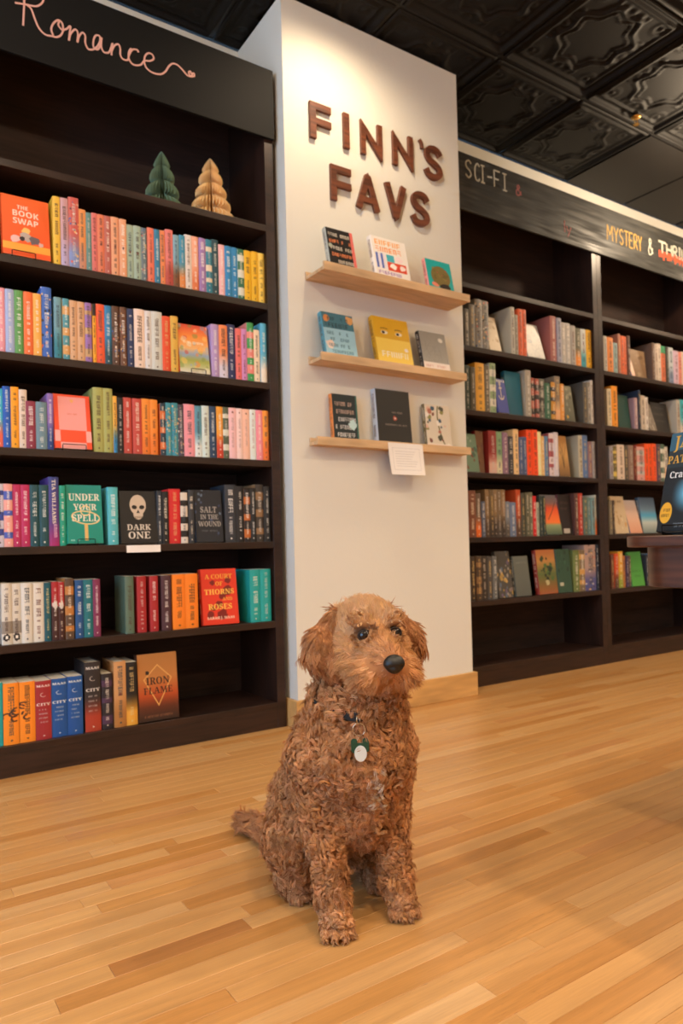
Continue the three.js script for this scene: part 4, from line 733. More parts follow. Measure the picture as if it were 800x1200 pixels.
// Every spine that shows, shelf by shelf: left edge, thickness and height in millimetres, cloth colour (/ second colour), print
const SHELVES = {
  L1: '559 25 247 e8b93c d; 585 27 248 c99aa0/b8a4c4; 612 36 257 c9584f/7f8fc0 p; 646 27 223 e3914e/c98a6e; 673 20 217 5f8a86; 693 21 221 d9706b; 714 26 221 e07a58 i; 739 24 220 b95f52 i; 763 30 223 e6a27a i; 793 26 220 e6a27a i; 819 28 207 9fb3a0 i; 847 29 209 9fb3a0 i; 875 23 207 66757a p; 899 26 212 e5745a; 925 23 211 2f7a9c w; 948 22 214 e88a58; 970 31 222 e27a72/b5483e; 1000 24 207 7fa6b4/7a4a2a; 1025 25 212 3a8fb0/e08a4a; 1049 29 220 e2d5cc d; 1078 29 220 eea98a/e07a4a; 1107 29 219 a07ab0; 1136 26 219 2f7f96/e6d2b4 m; 1161 30 225 1f4650; 1191 28 211 eeb4b4; 1218 30 211 2f86bd w; 1248 28 212 2f86bd w; 1276 29 210 2d6b4e/d8d8c8 m; 1305 32 211 e8b31f d; 1337 31 213 e8b31f d; 1368 40 214 f4cf5a d',
  L2: '374 25 222 e79aa8; 399 29 221 a3b2d8 w; 428 29 222 5f9a52 w; 457 30 221 ee7036 w; 487 28 221 f0b053 w; 515 35 250 3a66b8 p; 557 26 221 6f9aa5/2f7f8c; 585 23 219 4f94a0/d8a060 m; 609 26 217 d8a880 d; 635 27 217 d8a880 d; 662 24 217 9a6fae/c8a070 m; 689 13 217 efa52a/1c1a1a t; 702 31 221 ea5a33; 733 26 220 2f7fb0/1f4a5a; 759 28 222 5a3a2a p; 788 24 222 6b4430 p; 815 27 222 27345f; 842 41 226 eed3c2 d; 883 25 225 ddd8d6 d; 908 43 227 cfcfc6 d; 950 33 215 e2502c; 983 30 220 dcae4a d; 1150 34 214 b295c4 w; 1184 38 216 ec8a55/d8d0e0; 1222 36 225 2a3160 w; 1258 26 213 e8706a; 1284 25 215 cf8ac0; 1310 31 245 3f9a55/e88a80 m; 1340 30 220 efd9bf d; 1371 34 251 58aecf/efe0cc',
  L3: '365 21 200 3fb4dc/e86a5a; 386 25 210 1f58b4 w; 411 26 211 f2a01f d; 437 26 204 dfcbb8 d; 458 32 166 8c3448 w; 490 37 166 6d8a96 w; 528 21 199 8d6cae/27407f; 686 37 237 a9a85f d; 722 34 237 a9a85f d; 756 14 211 e9ad45/2f7fb0; 771 23 207 1d1c1d; 794 32 210 c2493e s; 828 35 209 c2493e s; 863 33 212 ee8f33/e87a2a; 896 30 212 ee8f33/e87a2a; 935 21 201 2b3d4c/d8703a m; 957 25 205 3c8d9c p; 981 24 206 3c8d9c p; 1005 24 202 4a4450 p; 1029 44 206 ea96a0; 1073 30 203 5a93a8/dfe4e2; 1103 31 206 cfdcd6 d; 1134 32 207 26405f w; 1166 28 208 e89a2f/c8402a; 1193 26 208 55604a/d8d8c8 m; 1219 34 208 efbfc2 k; 1253 28 208 f0cfc9 k; 1281 33 208 f2c0aa k; 1314 28 209 dde5e0 k; 1342 29 208 ee8f9c; 1371 32 209 f39a3f/ef7a3a',
  L4: '358 25 214 c9c4d4/3a4a9a m; 383 28 214 e9a094/4a5ab0 m; 411 26 213 b82a5c w; 437 29 213 b82a5c w; 466 30 213 1d4a52 w; 496 31 213 1d4a52 w; 527 34 242 35407f/8a2f7a n; 562 22 213 1f9a80; 730 37 211 56b5bd w; 914 21 202 2a323c; 934 25 199 1c1c1e; 962 47 210 d22a2c s; 1008 29 197 d8ccc0/201c1c m; 1040 25 208 33363c; 1194 49 232 31363f w; 1243 35 227 1f1f22 w; 1278 28 217 242022/b8642a m; 1306 27 221 202226 w; 1333 36 237 3a3430/8a6a4a m; 1369 31 230 232528 w',
  L5: '370 31 207 d5cdc0/8f8478 c; 401 33 205 d5cdc0/8f8478 c; 433 35 205 d9d2c6 c; 469 37 204 d9d2c6 c; 506 22 203 16525c; 530 24 205 a5262a/40201c o; 553 20 203 a5262a/40201c o; 575 30 214 5a4434/b8783a m; 609 29 207 1e4f86 w; 638 34 207 1f6f78 w; 672 26 207 7c2f52 w; 787 33 212 5a6e5c d; 832 35 210 a5262a; 880 33 209 a5262a; 925 39 209 4a2c34; 968 53 211 f28222 d; 1021 51 211 f28222 d; 1298 47 216 1f9e9a; 1345 48 216 1f9e9a',
  L6: '337 33 212 25a0a8; 370 49 207 f08a22 r; 420 51 205 f08a22 r; 471 52 202 9b2a2e M; 523 54 203 1a4f92 M; 577 52 205 1a4f92 M; 636 56 248 2c2626/a83a26 M; 695 39 200 241f24/4a2f4a m; 739 44 239 c8915c/a87038 i; 782 43 232 1b1918/e0a03a s',
  R1: '2592 33 197 6a6a68; 2626 41 226 76746f; 2668 53 261 8a8782 p; 2720 48 260 8a8782 p; 2937 32 263 b9b5a8; 2967 27 225 a09a8c; 2996 34 262 e0663c d; 3030 33 264 e0663c d; 3263 53 267 a8665e; 3316 41 262 9f9fb0; 3356 38 243 b9b4ac; 3393 43 244 b9b4ac; 3435 47 236 a8a29a; 3481 50 228 6b6a58/e8903a; 3531 48 230 cfd4d0/3aa0b0; 3579 56 232 e8b030; 3635 31 234 5a504a',
  R2: '2583 39 235 36443c; 2622 37 230 55503f; 2659 67 257 e2a93c d; 2729 34 252 6a6354; 2763 45 266 8fa57c/d8d4c4 m; 3039 47 261 a39c90; 3084 34 223 b05a4a/3a3430 m; 3118 34 221 b05a4a/3a3430 m; 3152 49 226 6a6a60/3a3a34 m; 3200 49 207 3f6a52; 3249 38 216 c8903c/3a3a40 m; 3289 45 255 8a7864/e8b080; 3332 33 215 e09a4a; 3540 33 247 5c5850; 3573 32 250 8a8478; 3606 45 265 d8d0c4 d',
  R3: '2742 58 228 8c2a26/d8b0a0; 2800 48 227 7ea07a/d8d0b0; 2848 42 225 8a6a80; 2889 42 208 3a3a40; 2933 43 249 e6c08a; 2974 29 208 4a5a80; 3003 32 210 4a5a80; 3037 44 253 ef4e1c d; 3081 45 256 ef4e1c d; 3125 30 248 e6dca0; 3154 29 225 d8b070; 3183 35 227 5a80a8; 3219 40 245 d8cad0/b05a60 m; 3259 42 253 cfc8d4; 3480 37 251 b8b098; 3516 52 254 5a78a8; 3567 37 219 8a6a70; 3604 36 221 a09a98; 3640 45 229 5f9a8c',
  R4: '2585 52 243 7a4a38; 2636 39 230 6a5a50/e8702a; 2674 29 188 55607a; 2705 31 251 8a7050/4c3c30; 2736 31 251 6c5a40/3c3430; 2767 30 252 8a7050/3c3430; 2797 30 253 77654f/4a4440; 2827 32 253 8a7050/3c3430; 2856 35 190 77808a/5a5450; 2891 49 186 6a7a98; 2943 36 256 b8481f/5a4030; 2978 33 237 4a4a40; 3011 29 240 5a5a48; 3041 31 243 6a6a58; 3071 31 223 c81f26 w; 3100 25 188 a8b0a0; 3127 23 224 2c3a36; 3150 24 224 2c3a36; 3429 34 245 5a3a34; 3464 43 246 b03428; 3505 40 220 5a6a60; 3546 34 221 5f8084; 3579 34 221 6f9094; 3614 36 238 c8ccc0/e0702a',
  R5: '2587 40 230 3a302a; 2626 38 229 4a3c34/8a6a4a m; 2664 43 231 3c3632; 2707 37 227 4c4a4a; 2745 35 226 6a6e70; 3405 54 243 6a7a48; 3459 48 242 7a6a50/c89a5a m; 3508 101 271 b0948a/5a5a90 p; 3609 32 272 1f2f44; 3641 57 277 a8683a/4a4a50',
  S1: '3748 37 220 b8b4ac; 3784 58 217 e08a48; 3841 44 191 8fa8a8; 3889 26 253 a8705a; 3914 34 244 d86a42; 3948 33 245 d86a42; 3985 31 254 5a3a30; 4249 29 246 6a5448; 4277 29 243 c8b8a8; 4306 43 248 d8cabc; 4349 55 240 d8734a/3a9a68 t; 4403 30 239 4a4840; 4433 59 241 c0c8cc/8090b0; 4490 61 227 d0b4c8; 4550 41 227 e08a78; 4591 54 233 d8c8b8; 4647 50 233 5a7a98; 4700 57 240 c8a070',
  S2: '3768 43 232 d8c8a8; 3812 59 254 ef9a2a d; 4042 37 202 a88a90; 4082 27 252 26344a; 4107 48 222 c8b8a4; 4155 37 216 ddd6cc; 4506 43 231 b8b0a0; 4549 58 236 3fb4c4/d8d0c4; 4606 45 233 8a8a90; 4651 52 238 c87050',
  S3: '3769 39 202 9a98a0; 3808 37 204 6a6238/d8c060 m; 3846 73 217 dcc8b4 d; 3919 42 214 54504a; 3961 55 220 8a7262; 4016 35 222 6a1f1c; 4050 83 216 d8a098/c8c0b8 m; 4134 39 240 f25a24 d; 4174 40 242 f25a24 d; 4213 47 244 f25a24 d; 4260 48 244 5a4658; 4308 45 246 54705f/e0e0d0 m; 4351 43 231 d8d4cc/e8b890',
  S4: '3751 33 209 7a7466; 3784 21 209 3a2c26',
  S5: '3755 29 207 6a4436; 3784 40 213 d0502a/5a3a30; 3825 43 225 d8a030/90a040; 3867 32 197 b87840; 3899 30 196 3a2f52; 3929 24 196 5a4a48; 4113 26 197 2c3440; 4140 78 202 3a78b0; 4217 47 194 3c3230; 4264 54 192 5a2a34; 4320 70 190 c83a70; 4391 68 188 6a7a60; 4458 69 186 8a9a70',
};

const ROWS = {
  L1: [FRONT_L, 0, 'row under the paper trees'], L2: [FRONT_L, 1, 'second row down in the left bookcase'], L3: [FRONT_L, 2, 'third row down in the left bookcase'],
  L4: [FRONT_L, 3, 'fourth row down in the left bookcase'], L5: [FRONT_L, 4, 'fifth row down in the left bookcase'], L6: [FRONT_L, 5, 'lowest row in the left bookcase'],
  R1: [FRONT_R, 0, 'top row in the middle bookcase'], R2: [FRONT_R, 1, 'second row in the middle bookcase'], R3: [FRONT_R, 2, 'third row in the middle bookcase'],
  R4: [FRONT_R, 3, 'fourth row in the middle bookcase'], R5: [FRONT_R, 4, 'lowest row in the middle bookcase'],
  S1: [FRONT_R, 0, 'top row in the right bookcase'], S2: [FRONT_R, 1, 'second row in the right bookcase'], S3: [FRONT_R, 2, 'third row in the right bookcase'],
  S4: [FRONT_R, 3, 'fourth row in the right bookcase'], S5: [FRONT_R, 4, 'lowest row in the right bookcase'],
};
const BOOK_FLOORS = [1.766, 1.433, 1.109, 0.772, 0.442, 0.105];
let spineCount = 0;
const taken = [];
for (const [key, list] of Object.entries(SHELVES)) {
  const [front, level, where] = ROWS[key];
  list.split('; ').forEach((s, i) => {
    const [x, w, h, colors, style] = s.split(' ');
    let [c1, c2] = colors.split('/');
    const sp = drawSpine(spineCount++, c1, c2, style);
    const hard = h > 235, [lo, hi] = key[0] === 'L' ? [282, 1401] : key[0] === 'R' ? [2514, 3630] : [3714, 4831];
    const xa = Math.max(+x, lo), xb = Math.min(+x + +w, hi);
    const W = (xb - xa) / 1000 - 0.0006, H = h / 1000, D = clamp(H * 0.64, 0.12, 0.165);
    const look = `${W > 0.045 ? 'thick ' : W < 0.022 ? 'thin ' : ''}${H > 0.24 ? 'tall ' : ''}${colorWord(c1)}`;
    if (W < 0.012) return;
    taken.push([key, xa / 1000, xb / 1000]);
    const t = thing('book', `${look} book, ${NTH[i]} spine from left, ${where}`, 'book', [(xa + xb) / 2000, BOOK_FLOORS[level] + 0.0004, front - 0.014 - rr(0, 0.006)], `books on the ${where}`);
    const g = bookGeometry(W, H, D, sp, null, hard);
    part('cover', g.cover, printed, t);
    part('pages', g.pages, M.pages, t);
  });
}

const STANDS = new Set(['bookswap', 'sunset', 'checker', 'spell']);
// ---- books shown face out: art, spine colour, left edge, width, height, thickness, floor, z of the foot, lean, turn, label
function faceOut(key, spine, x, w, h, thick, y, z, lean, turn, label, group) {
  const r = drawCover(key, spine);
  const g = bookGeometry(thick, h, w, r.spine, r.face, h > 0.225);
  const t = thing('book', label, 'book', [x + w / 2, y + 0.0005, z], group);
  for (const q of [g.cover, g.pages]) { q.rotateY(-Math.PI / 2); q.translate(-w / 2, 0, -thick / 2); q.rotateX(-lean * RAD); }
  part('cover', g.cover, printedCover, t);
  part('pages', g.pages, M.pages, t);
  t.rotation.y = turn * RAD;
  // the lower back edge of a leaning book rests on the board
  t.position.y += Math.sin(lean * RAD) * thick + (STANDS.has(key) ? 0.0036 : 0);
  return t;
}
const [B1, B2, B3, B4, B5, B6] = BOOK_FLOORS, ZL = FRONT_L - 0.012, ZR = FRONT_R - 0.014;
const FACED = [
  ['bookswap', 'e4501e', 0.392, 0.157, 0.222, 0.03, B1, ZL, 8, 0, 'orange book with a white title, faced out under the paper trees'],
  ['sunset', 'c84a2a', 1.01, 0.132, 0.198, 0.028, B2, ZL, 8, 0, 'book with a painted orange sunset landscape on its cover, faced out in the left bookcase'],
  ['checker', 'e8441e', 0.547, 0.131, 0.2, 0.026, B3, ZL, 9, 0, 'pink book with an orange checkered border, faced out in the left bookcase'],
  ['spell', '1a8a72', 0.58, 0.131, 0.212, 0.03, B4, ZL, 6, 0, 'emerald green book with a pale three-line title, faced out in the left bookcase'],
  ['skull', '1c1a1a', 0.772, 0.143, 0.198, 0.03, B4, ZL, 6, 0, 'black book with a skull face on its cover above a white shelf tag'],
  ['salt', '20232c', 1.062, 0.121, 0.208, 0.028, B4, ZL, 6, 0, 'dark blue-black book with a three-line grey title, faced out in the left bookcase'],
  ['thorns', 'b02a18', 1.088, 0.152, 0.222, 0.034, B5, ZL, 8, -4, 'red book with yellow lettering and a dark beast, faced out in the left bookcase'],
  ['flame', '3a2018', 0.822, 0.16, 0.25, 0.036, B6, ZL, 5, 0, 'copper and brown book with a diamond emblem, faced out on the lowest row at left'],
  ['cream', 'b09a78', 2.749, 0.108, 0.2, 0.022, B1, ZR, 14, 0, 'cream book leaning back beside the grey spines, middle bookcase top row'],
  ['map', 'a8a49c', 3.044, 0.165, 0.214, 0.026, B1, ZR, 16, 0, 'white book with a pale line drawing leaning back, middle bookcase top row'],
  ['anchor', '30387c', 2.8, 0.092, 0.192, 0.024, B2, ZR + 0.01, 10, 0, 'blue book with a cream anchor on its cover, middle bookcase second row'],
  ['teal', '104c5e', 2.897, 0.126, 0.244, 0.03, B2, ZR - 0.012, 4, 0, 'large plain teal book turned to show its side, middle bookcase second row'],
  ['greygreen', '4a4a3e', 3.355, 0.1, 0.214, 0.024, B2, ZR, 8, 0, 'grey-green book with a small yellow spot, faced out on the middle bookcase second row'],
  ['green', '5a7464', 2.56, 0.108, 0.204, 0.024, B3, ZR, 8, 0, 'mottled green book nearest the pillar, faced out in the middle bookcase'],
  ['brownred', '7a1f20', 2.669, 0.056, 0.224, 0.03, B3, ZR - 0.02, 3, 0, 'dark red-brown book between the mottled green book and a red spine'],
  ['tree', '7a5a34', 3.285, 0.11, 0.24, 0.026, B3, ZR, 7, 0, 'golden brown book with bare tree branches on its cover, middle bookcase third row'],
  ['sunsettree', '4a4a4c', 3.163, 0.148, 0.234, 0.026, B4, ZR, 12, 0, 'book with an orange sky and a dark slanting tree, middle bookcase fourth row'],
  ['darkred', '5a1c1c', 3.312, 0.112, 0.236, 0.026, B4, ZR - 0.015, 5, 0, 'black book with a pale label at its foot, middle bookcase fourth row'],
  ['multi', '3c3a38', 2.785, 0.11, 0.25, 0.026, B5, ZR, 7, 0, 'book with a crowded gold and violet cover, middle bookcase lowest row'],
  ['grey', '4a504c', 2.917, 0.12, 0.22, 0.026, B5, ZR, 7, 0, 'plain grey book faced out on the lowest row of the middle bookcase'],
  ['forest', '8a2c20', 3.1, 0.158, 0.25, 0.03, B5, ZR, 6, 0, 'orange book with a dark green forest on its cover, lowest row of the middle bookcase'],
  ['deepgreen', '2a4638', 3.262, 0.122, 0.25, 0.03, B5, ZR, 5, 0, 'deep green book with a small pale panel, lowest row of the middle bookcase'],
  ['palepink', '5a6a9a', 3.98, 0.076, 0.196, 0.022, B1, ZR, 16, 0, 'cream and peach book leaning back in front of a brown book, right bookcase'],
  ['brown', '6a5440', 4.062, 0.162, 0.19, 0.03, B1, ZR - 0.03, 5, 0, 'large plain brown book faced out on the top row of the right bookcase'],
  ['stone', '6a6056', 4.154, 0.118, 0.19, 0.024, B2, ZR, 16, 0, 'mottled grey book leaning back on the second row of the right bookcase'],
  ['darkgreen', '1d463e', 3.897, 0.125, 0.214, 0.03, B2, ZR - 0.02, 6, 0, 'plain dark green book turned to show its side, right bookcase second row'],
  ['black', '1c1a19', 4.282, 0.19, 0.205, 0.03, B2, ZR - 0.03, 8, 0, 'large black book faced out at the right end of the second row, right bookcase'],
  ['botanical', '6a5a48', 3.79, 0.15, 0.236, 0.024, B4, ZR, 10, 0, ''],
  ['map', '3a70a8', 3.95, 0.13, 0.216, 0.02, B4, ZR, 14, 0, ''],
  ['blueice', '33485c', 4.1, 0.17, 0.232, 0.026, B4, ZR - 0.01, 8, 0, 'blue book with an icy sky cover, partly behind the book on the table'],
  ['leaf', '3c7a38', 3.937, 0.15, 0.216, 0.022, B5, ZR, 8, 0, 'bright green book faced out on the lowest row of the right bookcase, beside the table'],
];
FACED[27] = ['cream', 'b09a78', 3.79, 0.15, 0.236, 0.024, B4, ZR, 10, 0, 'cream book leaning back on the fourth row of the right bookcase, next to the upright'];
FACED[28] = ['palepink', '3a70a8', 3.95, 0.13, 0.216, 0.02, B4, ZR, 14, 0, 'white and peach book with a blue spine, fourth row of the right bookcase'];
for (const f of FACED) {
  // keep clear of the spines on the same shelf
  const rows = Object.entries(ROWS).filter(([, r]) => BOOK_FLOORS[r[1]] === f[6]).map(([k]) => k);
  let a = f[2], b = f[2] + f[3];
  const mid = (a + b) / 2;
  for (const [k, p, q] of taken) if (rows.includes(k) && q > a && p < b) { if ((p + q) / 2 < mid) a = Math.max(a, q + 0.0008); else b = Math.min(b, p - 0.0008); }
  f[2] = a; f[3] = b - a;
  faceOut(...f);
}

const LEDGE_BOOKS = [
  ['pinkblack', 'b8bcb0', 0, 1.592, 0.138, 0.185, 0.026, 'black book with white and orange lettering, leftmost on the topmost ledge'],
  ['collage', 'e6dcd2', 0, 1.828, 0.192, 0.205, 0.03, 'white book with orange, blue and red blocks, in the middle of the topmost ledge'],
  ['turquoise', 'd88a84', 0, 2.125, 0.155, 0.162, 0.022, 'turquoise book with a dark rounded head shape, rightmost on the topmost ledge'],
  ['skyblue', '4a8c9c', 1, 1.592, 0.162, 0.205, 0.03, 'light blue book with dark lettering, leftmost on the middle ledge'],
  ['eyes', 'c8920f', 1, 1.862, 0.2, 0.232, 0.03, 'bright yellow book with two drawn eyes, in the middle of the middle ledge'],
  ['silver', '1c1816', 1, 2.122, 0.162, 0.202, 0.026, 'grey book with a black spine and pale foot, rightmost on the middle ledge'],
  ['teallight', 'd8803a', 2, 1.645, 0.132, 0.21, 0.026, 'dark teal book with white lettering and an orange spine, leftmost on the lowest ledge'],
  ['redseal', 'b8bcc0', 2, 1.878, 0.195, 0.255, 0.036, 'thick black book with a small red emblem, in the middle of the lowest ledge'],
  ['botanical', '6a5a34', 2, 2.16, 0.155, 0.212, 0.022, 'cream book with mixed plants and animals, rightmost on the lowest ledge'],
];
for (const [key, spine, k, x, w, h, th, label] of LEDGE_BOOKS) {
  const [, , y, d] = LEDGES[k];
  faceOut(key, spine, x, w, h, th, y + 0.0142, -2.555 + d - 0.0145, k === 2 ? 5 : 12, 0, label);
}
{
  const t = faceOut('detective', '1a2a32', -0.08, 0.16, 0.236, 0.03, 0, 0, 14, 0, 'dark blue thriller with gold author lettering, standing on the table at the right edge');
  t.position.set(1.506, 0.7622, -0.895);
  t.rotation.y = -105 * RAD;
}
coverTex.needsUpdate = spineTex.needsUpdate = true;

// ---- bent-wire book stands and a shelf tag
function wireStand(x, y, z, w, turn, label) {
  const t = thing('book_stand', label, 'book stand', [x, y + 0.0006, z], 'wire book stands');
  const r = 0.0016, path = (pts) => { const c = new THREE.CurvePath(); for (let i = 0; i + 1 < pts.length; i++) c.add(new THREE.LineCurve3(V(...pts[i]), V(...pts[i + 1]))); return new THREE.TubeGeometry(c, pts.length * 8, r, 6); };
  const a = w / 2;
  part('wire_frame', merge([path([[-a, r, -0.07], [-a, r, 0.004], [-a, 0.022, 0.004], [a, 0.022, 0.004], [a, r, 0.004], [a, r, -0.07]]), path([[-a, r, -0.07], [-a, 0.12, -0.085], [a, 0.12, -0.085], [a, r, -0.07]])]), M.blackWire, t);
  t.rotation.y = turn * RAD;
}
wireStand(0.46, B1, ZL + 0.003, 0.075, 0, 'black wire stand holding the orange book under the paper trees');
wireStand(1.09, B2, ZL + 0.003, 0.06, 0, 'black wire stand holding the sunset landscape book');
wireStand(0.615, B3, ZL + 0.003, 0.08, 0, 'black wire stand holding the pink checkered book');
wireStand(0.65, B4, ZL + 0.003, 0.06, 0, 'black wire stand holding the emerald green book');
wireStand(1.502, 0.7535, -0.896, 0.1, -105, 'black wire stand holding the thriller on the table');
single('shelf_tag', box(0.79, 0.918, 0.742, 0.7685, -2.6092, -2.6084), M.paper, 'white paper tag on the shelf edge under the skull book', 'tag');

// ---------------------------------------------------------------- the dog
// local frame: x to the dog's left, z forward, y up
const DOG = thing('dog', 'curly ginger-brown dog sitting on the wooden floor in front of the white pillar, looking aside', 'dog', [0.809, 0, -1.16]);
DOG.rotation.y = -21 * RAD;
const HC = V(0.02, 0.572, -0.018), HYAW = 4.4 * RAD;
const head = (x, y, z) => V(x * Math.cos(HYAW) + z * Math.sin(HYAW), y, -x * Math.sin(HYAW) + z * Math.cos(HYAW)).add(HC);
const cap = (a, b, ra, rb, k = 0.03, tagName = 'body') => ({ t: 0, ax: a[0], ay: a[1], az: a[2], bx: b[0] - a[0], by: b[1] - a[1], bz: b[2] - a[2], ll: (b[0] - a[0]) ** 2 + (b[1] - a[1]) ** 2 + (b[2] - a[2]) ** 2 || 1e-9, ra, rb, k, tagName });
const ell = (c, r, k = 0.03, tagName = 'body', m = null) => ({ t: 1, c, r, k, tagName, m });
const A = (v) => [v.x, v.y, v.z];
const hcap = (a, b, ra, rb, k, n) => cap(A(head(...a)), A(head(...b)), ra, rb, k, n);
const hell = (c, r, k, n) => ({ t: 1, c: A(head(...c)), r, k, tagName: n, m: HYAW });
const PRIMS = [
  // trunk
  cap([-0.01, 0.14, -0.25], [-0.004, 0.25, -0.16], 0.114, 0.11), cap([-0.004, 0.25, -0.16], [-0.004, 0.335, -0.065], 0.11, 0.102), cap([-0.004, 0.335, -0.065], [0.002, 0.41, -0.045], 0.1, 0.085), cap([0.004, 0.41, -0.045], [0.018, 0.51, -0.03], 0.084, 0.07),
  ell([0.004, 0.245, -0.06], [0.08, 0.105, 0.082], 0.04), ell([0.006, 0.33, 0.0], [0.075, 0.07, 0.05], 0.04),
  // haunches and hind legs
  ell([-0.1, 0.145, -0.2], [0.055, 0.112, 0.105], 0.03), ell([0.06, 0.145, -0.2], [0.044, 0.11, 0.1], 0.03),
  cap([-0.125, 0.12, -0.155], [-0.114, 0.045, -0.16], 0.052, 0.036), cap([0.075, 0.12, -0.16], [0.068, 0.045, -0.165], 0.048, 0.034),
  cap([-0.108, 0.03, -0.2], [-0.109, 0.027, -0.135], 0.03, 0.027, 0.02, 'paw'), cap([0.09, 0.03, -0.2], [0.062, 0.027, -0.135], 0.03, 0.027, 0.02, 'paw'),
  // forelegs
  cap([-0.083, 0.325, -0.05], [-0.073, 0.17, -0.028], 0.055, 0.031, 0.03, 'leg'), cap([-0.073, 0.17, -0.028], [-0.067, 0.055, 0.004], 0.031, 0.025, 0.02, 'leg'), cap([-0.067, 0.055, 0.004], [-0.066, 0.026, 0.022], 0.026, 0.026, 0.015, 'paw'),
  cap([0.074, 0.325, -0.07], [0.068, 0.17, -0.06], 0.052, 0.03, 0.03, 'leg'), cap([0.068, 0.17, -0.06], [0.075, 0.055, -0.032], 0.03, 0.025, 0.02, 'leg'), cap([0.075, 0.055, -0.032], [0.078, 0.026, -0.015], 0.026, 0.026, 0.015, 'paw'),
  // tail swept to the dog's right along the floor
  cap([-0.03, 0.07, -0.35], [-0.12, 0.034, -0.42], 0.04, 0.028, 0.03, 'tail'), cap([-0.12, 0.034, -0.42], [-0.188, 0.032, -0.5], 0.026, 0.014, 0.02, 'tail'),
  // head
  hell([0, 0.004, -0.008], [0.07, 0.064, 0.075], 0.02, 'skull'), hcap([0.001, -0.018, 0.04], [0.004, -0.046, 0.1], 0.047, 0.034, 0.02, 'muzzle'),
  hell([-0.026, -0.064, 0.088], [0.035, 0.034, 0.037], 0.012, 'muzzle'), hell([0.032, -0.064, 0.088], [0.033, 0.034, 0.037], 0.012, 'muzzle'),
  hell([0.002, -0.086, 0.072], [0.03, 0.02, 0.036], 0.005, 'chin'), hell([-0.045, -0.04, 0.025], [0.036, 0.045, 0.042], 0.02, 'muzzle'), hell([0.045, -0.04, 0.025], [0.036, 0.045, 0.042], 0.02, 'muzzle'),
  hell([-0.033, 0.03, 0.06], [0.022, 0.012, 0.014], 0.01, 'brow'), hell([0.033, 0.03, 0.06], [0.022, 0.012, 0.014], 0.01, 'brow'),
  // ears hang from the sides of the skull
  hcap([-0.058, 0.036, -0.02], [-0.084, 0.002, -0.014], 0.018, 0.022, 0.012, 'ear'), hell([-0.102, -0.022, -0.012], [0.022, 0.034, 0.042], 0.018, 'ear'), hell([-0.08, -0.048, 0.006], [0.02, 0.036, 0.032], 0.018, 'ear'),
  hcap([0.062, 0.03, -0.025], [0.09, 0.0, -0.02], 0.02, 0.023, 0.012, 'ear'), hell([0.107, -0.02, -0.016], [0.018, 0.032, 0.036], 0.015, 'ear'),
];
for (const [x, z] of [[-0.066, 0.022], [0.078, -0.015]]) for (let i = 0; i < 4; i++) PRIMS.push(cap([x + (i - 1.5) * 0.0145, 0.024, z + 0.01], [x + (i - 1.5) * 0.017, 0.0125, z + (i === 1 || i === 2 ? 0.032 : 0.023)], 0.0105, 0.009, 0.002, 'paw'));
for (const [x, z] of [[-0.109, -0.135], [0.062, -0.135]]) for (let i = 0; i < 4; i++) PRIMS.push(cap([x + (i - 1.5) * 0.013, 0.02, z], [x + (i - 1.5) * 0.014, 0.012, z + (i === 1 || i === 2 ? 0.026 : 0.018)], 0.011, 0.0095, 0.004, 'paw'));
const CM = Math.cos(HYAW), SM = Math.sin(HYAW);
function prim(p, x, y, z) {
  if (p.t === 0) {
    const px = x - p.ax, py = y - p.ay, pz = z - p.az, h = clamp((px * p.bx + py * p.by + pz * p.bz) / p.ll, 0, 1);
    return Math.hypot(px - p.bx * h, py - p.by * h, pz - p.bz * h) - (p.ra + (p.rb - p.ra) * h);
  }
  let px = x - p.c[0], py = y - p.c[1], pz = z - p.c[2];
  if (p.m) { const q = px * CM - pz * SM; pz = px * SM + pz * CM; px = q; }
  const [a, b, c] = p.r, k0 = Math.hypot(px / a, py / b, pz / c), k1 = Math.hypot(px / (a * a), py / (b * b), pz / (c * c));
  return k1 > 1e-9 ? k0 * (k0 - 1) / k1 : -Math.min(a, b, c);
}
const EYES = [head(-0.028, 0.004, 0.068), head(0.034, 0.005, 0.066)];
const NOSE = head(0.005, -0.043, 0.138);
function field(x, y, z) {
  let d = 1;
  for (const p of PRIMS) {
    const q = prim(p, x, y, z);
    if (q - d > p.k) continue;
    const h = clamp(0.5 + 0.5 * (d - q) / p.k, 0, 1);
    d = d + (q - d) * h - p.k * h * (1 - h);
  }
  for (const e of EYES) d = Math.max(d, -(Math.hypot(x - e.x, y - e.y, z - e.z) - 0.013));
  return Math.max(d, 0.001 - y);
}
function regionOf(x, y, z) {
  let best = 1, n = 'body';
  for (const p of PRIMS) { const q = prim(p, x, y, z) - (p.tagName === 'ear' ? 0.004 : 0); if (q < best) { best = q; n = p.tagName; } }
  return n;
}
